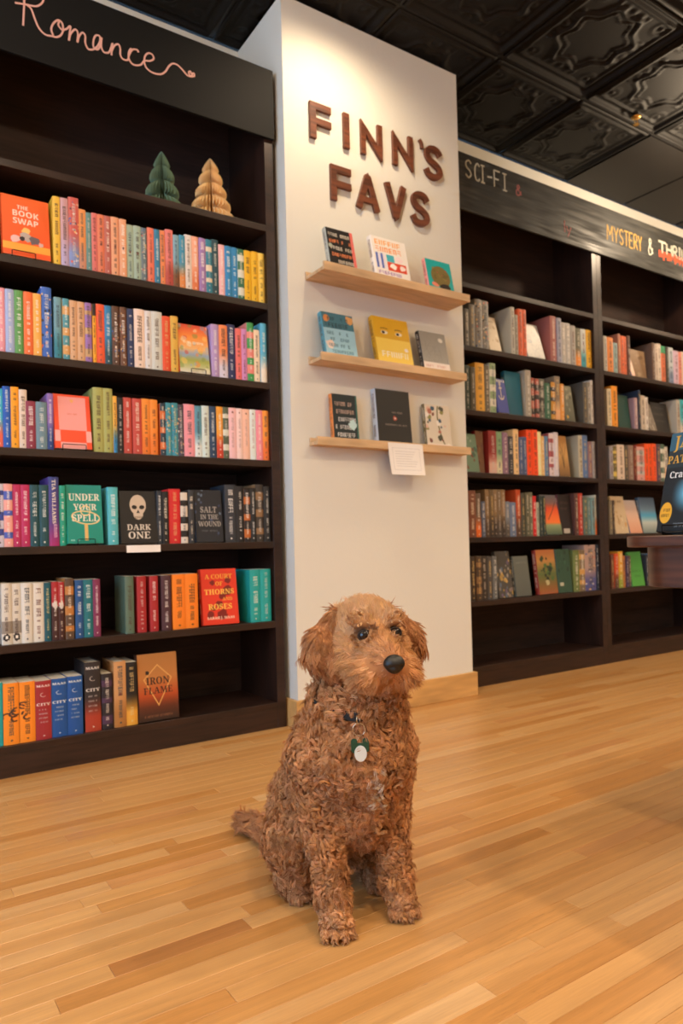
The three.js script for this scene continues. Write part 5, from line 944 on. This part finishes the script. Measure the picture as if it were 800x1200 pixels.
// one continuous skin: surface nets over the field
const skin = (() => {
  const C = 0.0062, O = [-0.27, -0.006, -0.58], D = [86, 112, 128];
  const [nx, ny, nz] = D, F = new Float32Array(nx * ny * nz), at = (i, j, k) => (k * ny + j) * nx + i;
  for (let k = 0; k < nz; k++) for (let j = 0; j < ny; j++) for (let i = 0; i < nx; i++) F[at(i, j, k)] = field(O[0] + i * C, O[1] + j * C, O[2] + k * C);
  const id = new Int32Array(nx * ny * nz).fill(-1), P = [], I = [];
  const corner = [[0, 0, 0], [1, 0, 0], [0, 1, 0], [1, 1, 0], [0, 0, 1], [1, 0, 1], [0, 1, 1], [1, 1, 1]], edges = [[0, 1], [2, 3], [4, 5], [6, 7], [0, 2], [1, 3], [4, 6], [5, 7], [0, 4], [1, 5], [2, 6], [3, 7]];
  for (let k = 0; k < nz - 1; k++) for (let j = 0; j < ny - 1; j++) for (let i = 0; i < nx - 1; i++) {
    const f = corner.map(([a, b, c]) => F[at(i + a, j + b, k + c)]);
    let x = 0, y = 0, z = 0, n = 0;
    for (const [a, b] of edges) if ((f[a] < 0) !== (f[b] < 0)) { const t = f[a] / (f[a] - f[b]); x += lerp(corner[a][0], corner[b][0], t); y += lerp(corner[a][1], corner[b][1], t); z += lerp(corner[a][2], corner[b][2], t); n++; }
    if (!n) continue;
    id[at(i, j, k)] = P.length / 3;
    P.push(O[0] + (i + x / n) * C, O[1] + (j + y / n) * C, O[2] + (k + z / n) * C);
  }
  const q = (a, b, c, d, flip) => { if (flip) I.push(a, c, b, b, c, d); else I.push(a, b, c, b, d, c); };
  for (let k = 1; k < nz - 1; k++) for (let j = 1; j < ny - 1; j++) for (let i = 1; i < nx - 1; i++) {
    const s = F[at(i, j, k)] < 0;
    if (s !== F[at(i + 1, j, k)] < 0) q(id[at(i, j - 1, k - 1)], id[at(i, j, k - 1)], id[at(i, j - 1, k)], id[at(i, j, k)], !s);
    if (s !== F[at(i, j + 1, k)] < 0) q(id[at(i - 1, j, k - 1)], id[at(i, j, k - 1)], id[at(i - 1, j, k)], id[at(i, j, k)], s);
    if (s !== F[at(i, j, k + 1)] < 0) q(id[at(i - 1, j - 1, k)], id[at(i, j - 1, k)], id[at(i - 1, j, k)], id[at(i, j, k)], !s);
  }
  return { P, I };
})();
const gradAt = (x, y, z, e = 0.002) => V(field(x + e, y, z) - field(x - e, y, z), field(x, y + e, z) - field(x, y - e, z), field(x, y, z + e) - field(x, y, z - e)).normalize();

// coat colours: ginger, redder ears, paler crown, a white blaze on the chest
const COAT = new THREE.Color(0.47, 0.208, 0.078), EAR = new THREE.Color(0.4, 0.165, 0.058), CROWN = new THREE.Color(0.56, 0.31, 0.145), MUZ = new THREE.Color(0.51, 0.245, 0.092), CHIN = new THREE.Color(0.56, 0.31, 0.18), WHITE = new THREE.Color(0.72, 0.62, 0.52), PAWC = new THREE.Color(0.45, 0.212, 0.086), RUST = new THREE.Color(0.42, 0.165, 0.06), UMBER = new THREE.Color(0.16, 0.065, 0.03);
const BLAZE = V(0.02, 0.285, 0.05);
function coatColor(x, y, z, reg) {
  const c = new THREE.Color();
  if (reg === 'ear') c.copy(EAR);
  else if (reg === 'skull' || reg === 'brow') c.copy(CROWN);
  else if (reg === 'muzzle') { c.copy(MUZ); const d = Math.hypot(x - NOSE.x, y - NOSE.y, z - NOSE.z); if (d < 0.06) c.lerp(RUST, 0.7 * (1 - d / 0.06) + 0.15); }
  else if (reg === 'chin') c.copy(CHIN);
  else if (reg === 'paw') c.copy(PAWC);
  else if (reg === 'tail') c.copy(EAR);
  else c.copy(COAT);
  for (const e of EYES) { const d = Math.hypot(x - e.x, y - e.y, z - e.z); if (d < 0.021) c.lerp(UMBER, 0.5); }
  const b = Math.hypot((x - BLAZE.x - (y - BLAZE.y) * 0.12) / 0.015, (y - BLAZE.y) / 0.05, (z - BLAZE.z) / 0.07);
  if (b < 1 && reg === 'body' && noise(x * 300, y * 200, z * 300) > b * 0.7 - 0.6) c.lerp(WHITE, 0.7);
  return c;
}
const relief = [];   // the skin with its clumps of hair
{
  const g = new THREE.BufferGeometry(), n = skin.P.length / 3, P = skin.P.slice(), N = [], K = [];
  for (let i = 0; i < n; i++) {
    const x = P[i * 3], y = P[i * 3 + 1], z = P[i * 3 + 2], v = gradAt(x, y, z);
    N.push(v.x, v.y, v.z);
    const c = coatColor(x, y, z, regionOf(x, y, z));
    K.push(c.r * 0.62, c.g * 0.56, c.b * 0.52);   // undercoat: redder roots, darkened to paint shade between the curls
  }
  for (let i = 0; i < n; i++) {
    const x = P[i * 3], y = P[i * 3 + 1], z = P[i * 3 + 2];
    const w = y > 0.47 ? 0.0012 : 0.0055, d = w * (noise(x * 48, y * 48, z * 48) + 0.5 * noise(x * 105, y * 105, z * 105)) * clamp((y - 0.01) / 0.05, 0, 1);
    for (let k = 0; k < 3; k++) P[i * 3 + k] += N[i * 3 + k] * d;
    relief.push(P[i * 3], P[i * 3 + 1], P[i * 3 + 2]);
  }
  g.setAttribute('position', new THREE.Float32BufferAttribute(P, 3));
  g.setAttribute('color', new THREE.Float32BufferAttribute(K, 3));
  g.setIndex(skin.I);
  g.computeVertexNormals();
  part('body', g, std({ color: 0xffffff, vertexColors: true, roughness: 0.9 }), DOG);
}
// locks of hair: bundles of fine tapering strands along +z, curled or waved
function lock(strands, len, radius, turns, lift, thick, spread, wave) {
  const P = [], I = [], SEG = 14, SID = 3;
  for (let s = 0; s < strands; s++) {
    const ph = wave ? rr(-0.5, 0.5) : rr(-0.2, 0.2), ox = rr(-spread, spread), oz = rr(-spread, spread), L = len * rr(0.75, 1.1), r0 = radius * rr(0.8, 1.15), fan = wave ? rr(-0.25, 0.25) : rr(-0.1, 0.1);
    const pts = [];
    for (let i = 0; i <= SEG; i++) {
      const t = i / SEG, a = t * turns * 6.283 + ph;
      if (wave) pts.push(V(ox + Math.sin(a * 1.0) * r0 * Math.min(1, t * 2.5) + fan * t * L * 0.35, -0.004 + lift * Math.sin(Math.min(1, t * 1.3) * Math.PI * 0.62) + Math.cos(a) * r0 * 0.35 * t, t * L + oz));
      else pts.push(V(ox + Math.sin(a) * r0 * Math.min(1, t * 4) + fan * t * L * 0.3, -0.003 + lift * Math.min(1, t * 3.2) + (1 - Math.cos(a)) * r0 * 0.62, t * L + oz + Math.sin(a * 0.5) * 0.001));
    }
    const base = P.length / 3;
    for (let i = 0; i <= SEG; i++) {
      const d = pts[Math.min(SEG, i + 1)].clone().sub(pts[Math.max(0, i - 1)]).normalize(), u = V(0, 1, 0).cross(d).normalize(), v = d.clone().cross(u), w = thick * (1 - 0.75 * (i / SEG) ** 1.6);
      for (let k = 0; k < SID; k++) { const a = k / SID * 6.283; const q = pts[i].clone().addScaledVector(u, Math.cos(a) * w).addScaledVector(v, Math.sin(a) * w); P.push(q.x, q.y, q.z); }
    }
    for (let i = 0; i < SEG; i++) for (let k = 0; k < SID; k++) { const a = base + i * SID + k, b = base + i * SID + (k + 1) % SID; I.push(a, b, a + SID, b, b + SID, a + SID); }
  }
  const g = new THREE.BufferGeometry();
  g.setAttribute('position', new THREE.Float32BufferAttribute(P, 3));
  g.setIndex(I);
  g.computeVertexNormals();
  return g;
}
const LOCKS = {
  curl: [0, 1, 2, 3, 4].map(() => lock(9, 0.025, 0.0056, rr(1.2, 1.6), 0.0045, 0.00092, 0.0021, false)),
  small: [0, 1].map(() => lock(6, 0.016, 0.0042, rr(0.9, 1.3), 0.003, 0.00105, 0.0026, false)),
  wave: [0, 1].map(() => lock(8, 0.038, 0.003, 1.0, 0.0042, 0.0009, 0.0034, true)),
  ear: [0, 1, 2].map(() => lock(8, 0.04, 0.0046, 1.5, 0.005, 0.001, 0.003, true)),
  short: [0, 1].map(() => lock(8, 0.018, 0.0018, 0.8, 0.0036, 0.001, 0.0028, true)),
  beard: [0, 1].map(() => lock(8, 0.032, 0.003, 0.9, 0.0045, 0.0009, 0.0032, true)),
  tail: [0].map(() => lock(7, 0.036, 0.004, 1.1, 0.013, 0.001, 0.003, true)),
};
{
  const bins = {};
  for (const k of Object.keys(LOCKS)) bins[k] = LOCKS[k].map(() => ({ m: [], c: [] }));
  const P = relief, I = skin.I, areas = [];
  let total = 0;
  for (let i = 0; i < I.length; i += 3) {
    const a = V(...P.slice(I[i] * 3, I[i] * 3 + 3)), b = V(...P.slice(I[i + 1] * 3, I[i + 1] * 3 + 3)), c = V(...P.slice(I[i + 2] * 3, I[i + 2] * 3 + 3));
    total += b.sub(a).cross(c.sub(a)).length() / 2;
    areas.push(total);
  }
  const COUNT = 42000, up = V(0, 1, 0);
  for (let s = 0; s < COUNT; s++) {
    const r = rnd() * total;
    let lo = 0, hi = areas.length - 1;
    while (lo < hi) { const m = (lo + hi) >> 1; if (areas[m] < r) lo = m + 1; else hi = m; }
    const j = lo * 3;
    let u = rnd(), w = rnd(); if (u + w > 1) { u = 1 - u; w = 1 - w; }
    const q = [0, 1, 2].map((k) => P[I[j] * 3 + k] * (1 - u - w) + P[I[j + 1] * 3 + k] * u + P[I[j + 2] * 3 + k] * w);
    const [x, y, z] = q;
    if (y < 0.006) continue;
    const n = gradAt(x, y, z), reg = regionOf(x, y, z);
    if (n.y < -0.75 && y < 0.05) continue;
    if ((reg === 'body' || reg === 'leg' || reg === 'tail') && rnd() < 0.45) continue;
    const eyeD = Math.min(...EYES.map((e) => Math.hypot(x - e.x, y - e.y, z - e.z))), noseD = Math.hypot(x - NOSE.x, y - NOSE.y, z - NOSE.z);
    if (eyeD < 0.0155 || (reg === 'brow' && eyeD < 0.023) || noseD < 0.0185) continue;
    // the collar lies bare at the throat
    if (reg === 'body' && y > 0.408 && y < 0.434 && z > 0.02 && x > -0.05 && x < 0.035 && rnd() < 0.85) continue;
    // head coordinates
    const hx = (x - HC.x) * CM - (z - HC.z) * SM, hz = (x - HC.x) * SM + (z - HC.z) * CM, hy = y - HC.y;
    let dir, kind = 'curl', scale = rr(0.8, 1.25), wild = 0.9;
    if (reg === 'ear') { kind = 'ear'; dir = V(hy < -0.02 ? -Math.sign(hx) * 0.35 : Math.sign(hx) * 0.2, -1, 0.1); wild = 0.3; if (hy < -0.04) scale *= 0.75; if (n.y > 0.2) { kind = 'wave'; scale *= 0.55; } if (rnd() < 0.25) continue; }
    else if (reg === 'skull') {
      if (rnd() < 0.15) continue;
      kind = 'wave'; wild = 0.3; dir = head(hx * 1.7, 0, 0).sub(HC); dir = V(hx * 9, hy < 0.02 ? -0.5 : 0.2, hz > 0.03 ? 0.1 : -0.7); if (hz > 0.0) dir = V(hx * 7, 1, -0.15); scale *= 0.85; wild = 0.2; dir.applyAxisAngle(up, HYAW); scale *= 0.8;
    } else if (reg === 'brow') { kind = 'short'; dir = V(hx * 7, 1, 0).applyAxisAngle(up, HYAW); wild = 0.2; scale *= 0.9; }
    else if (reg === 'muzzle' || reg === 'chin') {
      const away = V(x - NOSE.x, y - NOSE.y, z - NOSE.z).normalize();
      kind = noseD < 0.034 ? 'short' : 'beard'; wild = 0.22;
      dir = away.multiplyScalar(0.9).add(V(0, hy > -0.03 ? -0.1 : -0.8, 0));
      if (hy > -0.03 && hz < 0.08) kind = 'short';
      if (hy < -0.07) scale *= 0.7;
      if (reg === 'chin') { dir = V(hx * 6, -1, 0.3); scale *= 0.7; }
    } else if (reg === 'paw') { kind = 'small'; dir = V(0, -0.7, 0.6); wild = 0.5; if (y < 0.032) { kind = 'short'; dir = V(0, -0.9, 0.8); if (rnd() < 0.3) continue; } scale *= y < 0.032 ? 0.62 : 0.95; }
    else if (reg === 'tail') { kind = 'tail'; dir = V(-0.7, 0, -0.7); wild = 0.55; }
    else { wild = 0.42; dir = V(noise(x * 26, y * 26, z * 26) * 2.4, -0.5 + noise(y * 26, z * 26, x * 26) * 1.4, noise(z * 26, x * 26, y * 26) * 2.4); if (reg === 'leg') { scale *= 0.85; dir.y -= 0.3; } }
    if (eyeD < 0.024) { kind = 'short'; scale *= 0.7; const e = EYES[hx < 0 ? 0 : 1]; dir = V((x - e.x) * 1.2, y - e.y, 0); wild = 0.004; if (eyeD < 0.02) scale *= 0.75; }
    dir.x += rr(-wild, wild); dir.y += rr(-wild, wild); dir.z += rr(-wild, wild);
    dir.addScaledVector(n, -dir.dot(n) + (kind === 'curl' || kind === 'small' ? 0.12 : 0.06));
    if (dir.lengthSq() < 1e-6) continue;
    dir.normalize();
    const ux = n.clone().cross(dir).normalize(), uy = dir.clone().cross(ux);
    const v = Math.floor(rnd() * LOCKS[kind].length), m = new THREE.Matrix4().makeBasis(ux.multiplyScalar(scale * (rnd() < 0.5 ? -1 : 1)), uy.multiplyScalar(scale), dir.multiplyScalar(scale)).setPosition(x, y, z);
    const c = coatColor(x, y, z, reg), clump = 1 + 0.3 * noise(x * 45, y * 45, z * 45), k = y > 0.46 ? rr(0.8, 1.2) : rr(0.74, 1.26) * clump;
    c.setRGB(c.r * k, c.g * k * rr(0.96, 1.06), c.b * k * rr(0.92, 1.12));
    bins[kind][v].m.push(m); bins[kind][v].c.push(c);
  }
  const hair = std({ color: 0xffffff, roughness: 0.62 });
  for (const kind of Object.keys(bins)) bins[kind].forEach((b, i) => {
    if (!b.m.length) return;
    const o = new THREE.InstancedMesh(LOCKS[kind][i], hair, b.m.length);
    b.m.forEach((m, k) => { o.setMatrixAt(k, m); o.setColorAt(k, b.c[k]); });
    o.name = numbered(`${{ curl: 'curly_fur', small: 'paw_fur', wave: 'crown_fur', ear: 'ear_fur', short: 'face_fur', beard: 'beard_fur', tail: 'tail_fur' }[kind]}`);
    o.userData.kind = 'stuff';
    o.castShadow = o.receiveShadow = true;
    DOG.add(o);
  });
}
{
  const eyeMat = phys({ color: 0x150a05, roughness: 0.14, specularIntensity: 0.7, clearcoat: 0.3, clearcoatRoughness: 0.03 });
  const lidMat = std({ color: 0x1c110c, roughness: 0.7 });
  for (const e of EYES) {
    const m = part('eye', new THREE.SphereGeometry(0.0124, 28, 20), eyeMat, DOG);
    m.position.copy(e);
    const lid = part('eyelid', new THREE.TorusGeometry(0.0118, 0.0022, 8, 28), lidMat, m);
    lid.rotation.y = HYAW;
    lid.scale.set(1.08, 0.86, 1);
    lid.position.set(Math.sin(HYAW) * 0.0045, 0, Math.cos(HYAW) * 0.0045);
  }
  // leather nose: wider at the top, two comma nostrils
  const g = new THREE.SphereGeometry(1, 40, 28), p = g.attributes.position;
  for (let i = 0; i < p.count; i++) {
    let x = p.getX(i), y = p.getY(i), z = p.getZ(i);
    const wide = 0.0205 * (1 - 0.3 * clamp(-y, 0, 1));
    let d = 1;
    for (const s of [-1, 1]) { const q = Math.hypot(x - s * 0.5, (y + 0.18) * 1.3, 0); if (z > 0.2) d -= 0.3 * Math.exp(-((q / 0.2) ** 2)); }
    if (z > 0.3) d -= 0.1 * Math.exp(-((x / 0.06) ** 2)) * (y < 0.1 ? 1 : 0);
    const n = 1 + 0.018 * noise(x * 9, y * 9, z * 9);
    p.setXYZ(i, x * wide * n, y * 0.0178 * n, z * 0.0165 * d * n);
  }
  g.computeVertexNormals();
  const nose = part('nose', g, phys({ color: 0x070606, roughness: 0.48 }), DOG);
  nose.position.copy(NOSE); nose.rotation.y = HYAW;
  // mouth line under the beard
  const mc = new THREE.CatmullRomCurve3([head(-0.022, -0.088, 0.094), head(-0.011, -0.085, 0.104), head(0, -0.081, 0.106), head(0.011, -0.085, 0.104), head(0.022, -0.088, 0.094)]);
  part('mouth', new THREE.TubeGeometry(mc, 24, 0.0024, 6), std({ color: 0x3a1712, roughness: 0.8 }), DOG);
}
{
  // collar with its ring and tags
  const collar = new THREE.Group(); collar.name = 'collar'; DOG.add(collar);
  const N = 64, pts = [];
  for (let i = 0; i < N; i++) {
    const a = i / N * 6.283, dx = Math.sin(a), dz = Math.cos(a);
    const y = 0.437 - 0.016 * dz;
    let r = 0.05; while (field(0.01 + dx * r, y, -0.04 + dz * r) < 0.004 && r < 0.2) r += 0.001;
    pts.push(V(0.01 + dx * r, y, -0.04 + dz * r));
  }
  const P = [], I = [];
  for (let i = 0; i < N; i++) { const p = pts[i], o = V(p.x - 0.01, 0, p.z + 0.04).normalize(); for (const [q, h] of [[0, -0.0095], [0.0025, -0.0095], [0.0025, 0.0095], [0, 0.0095]]) P.push(p.x + o.x * q, p.y + h, p.z + o.z * q); }
  for (let i = 0; i < N; i++) { const a = i * 4, b = ((i + 1) % N) * 4; for (let k = 0; k < 4; k++) { const c = a + k, d = a + (k + 1) % 4, e = b + k, f = b + (k + 1) % 4; I.push(c, e, d, d, e, f); } }
  const g = new THREE.BufferGeometry(); g.setAttribute('position', new THREE.Float32BufferAttribute(P, 3)); g.setIndex(I);
  const f = g.toNonIndexed(); f.computeVertexNormals();
  part('band', f, std({ color: 0x14171a, roughness: 0.8 }), collar);
  const steel = std({ color: 0xc8b8a0, roughness: 0.25, metalness: 1 });
  const TX = -0.02, surf = (y) => { let z = -0.02; while (field(TX, y, z) < 0.011 && z < 0.2) z += 0.001; return z; };
  const ring = (r, w, y, tilt) => { const m = part('ring', new THREE.TorusGeometry(r, w, 8, 32), steel, collar); m.position.set(TX, y, surf(y) + 0.003); m.rotation.set(0, tilt, 0); return m; };
  ring(0.0075, 0.0011, 0.419, 0.9); ring(0.0118, 0.0011, 0.4, -0.25); ring(0.0055, 0.0009, 0.379, 0.2);
  const disc = (s, depth, m, y, z, name) => { const o = part(name, new THREE.ExtrudeGeometry(s, { depth, bevelEnabled: true, bevelSize: 0.0006, bevelThickness: 0.0004, bevelSegments: 2, curveSegments: 28 }), m, collar); o.position.set(TX, y, z); o.rotation.set(-0.1, -0.1, 0); return o; };
  const oval = new THREE.Shape(); oval.absellipse(0, 0, 0.0112, 0.0142, 0, 6.283);
  const bone = new THREE.Shape();
  bone.moveTo(-0.008, 0.005); bone.absarc(-0.011, 0.0075, 0.0055, -0.6, Math.PI * 1.05); bone.absarc(-0.011, -0.0075, 0.0055, Math.PI * 0.95, Math.PI * 2.2); bone.lineTo(0.008, -0.005); bone.absarc(0.011, -0.0075, 0.0055, Math.PI * 0.8, Math.PI * 2.05); bone.absarc(0.011, 0.0075, 0.0055, -0.1, Math.PI * 1.2); bone.closePath();
  const z = surf(0.36) + 0.002;
  disc(bone, 0.0012, std({ color: 0x0d3a2a, roughness: 0.3 }), 0.3715, z, 'name_tag').userData.label = 'dark green bone-shaped tag';
  disc(oval, 0.0012, std({ color: 0xd5e2ea, roughness: 0.22, metalness: 0.55 }), 0.357, z + 0.003, 'name_tag').userData.label = 'pale blue-silver oval tag';
}

renderer.render(scene, camera);
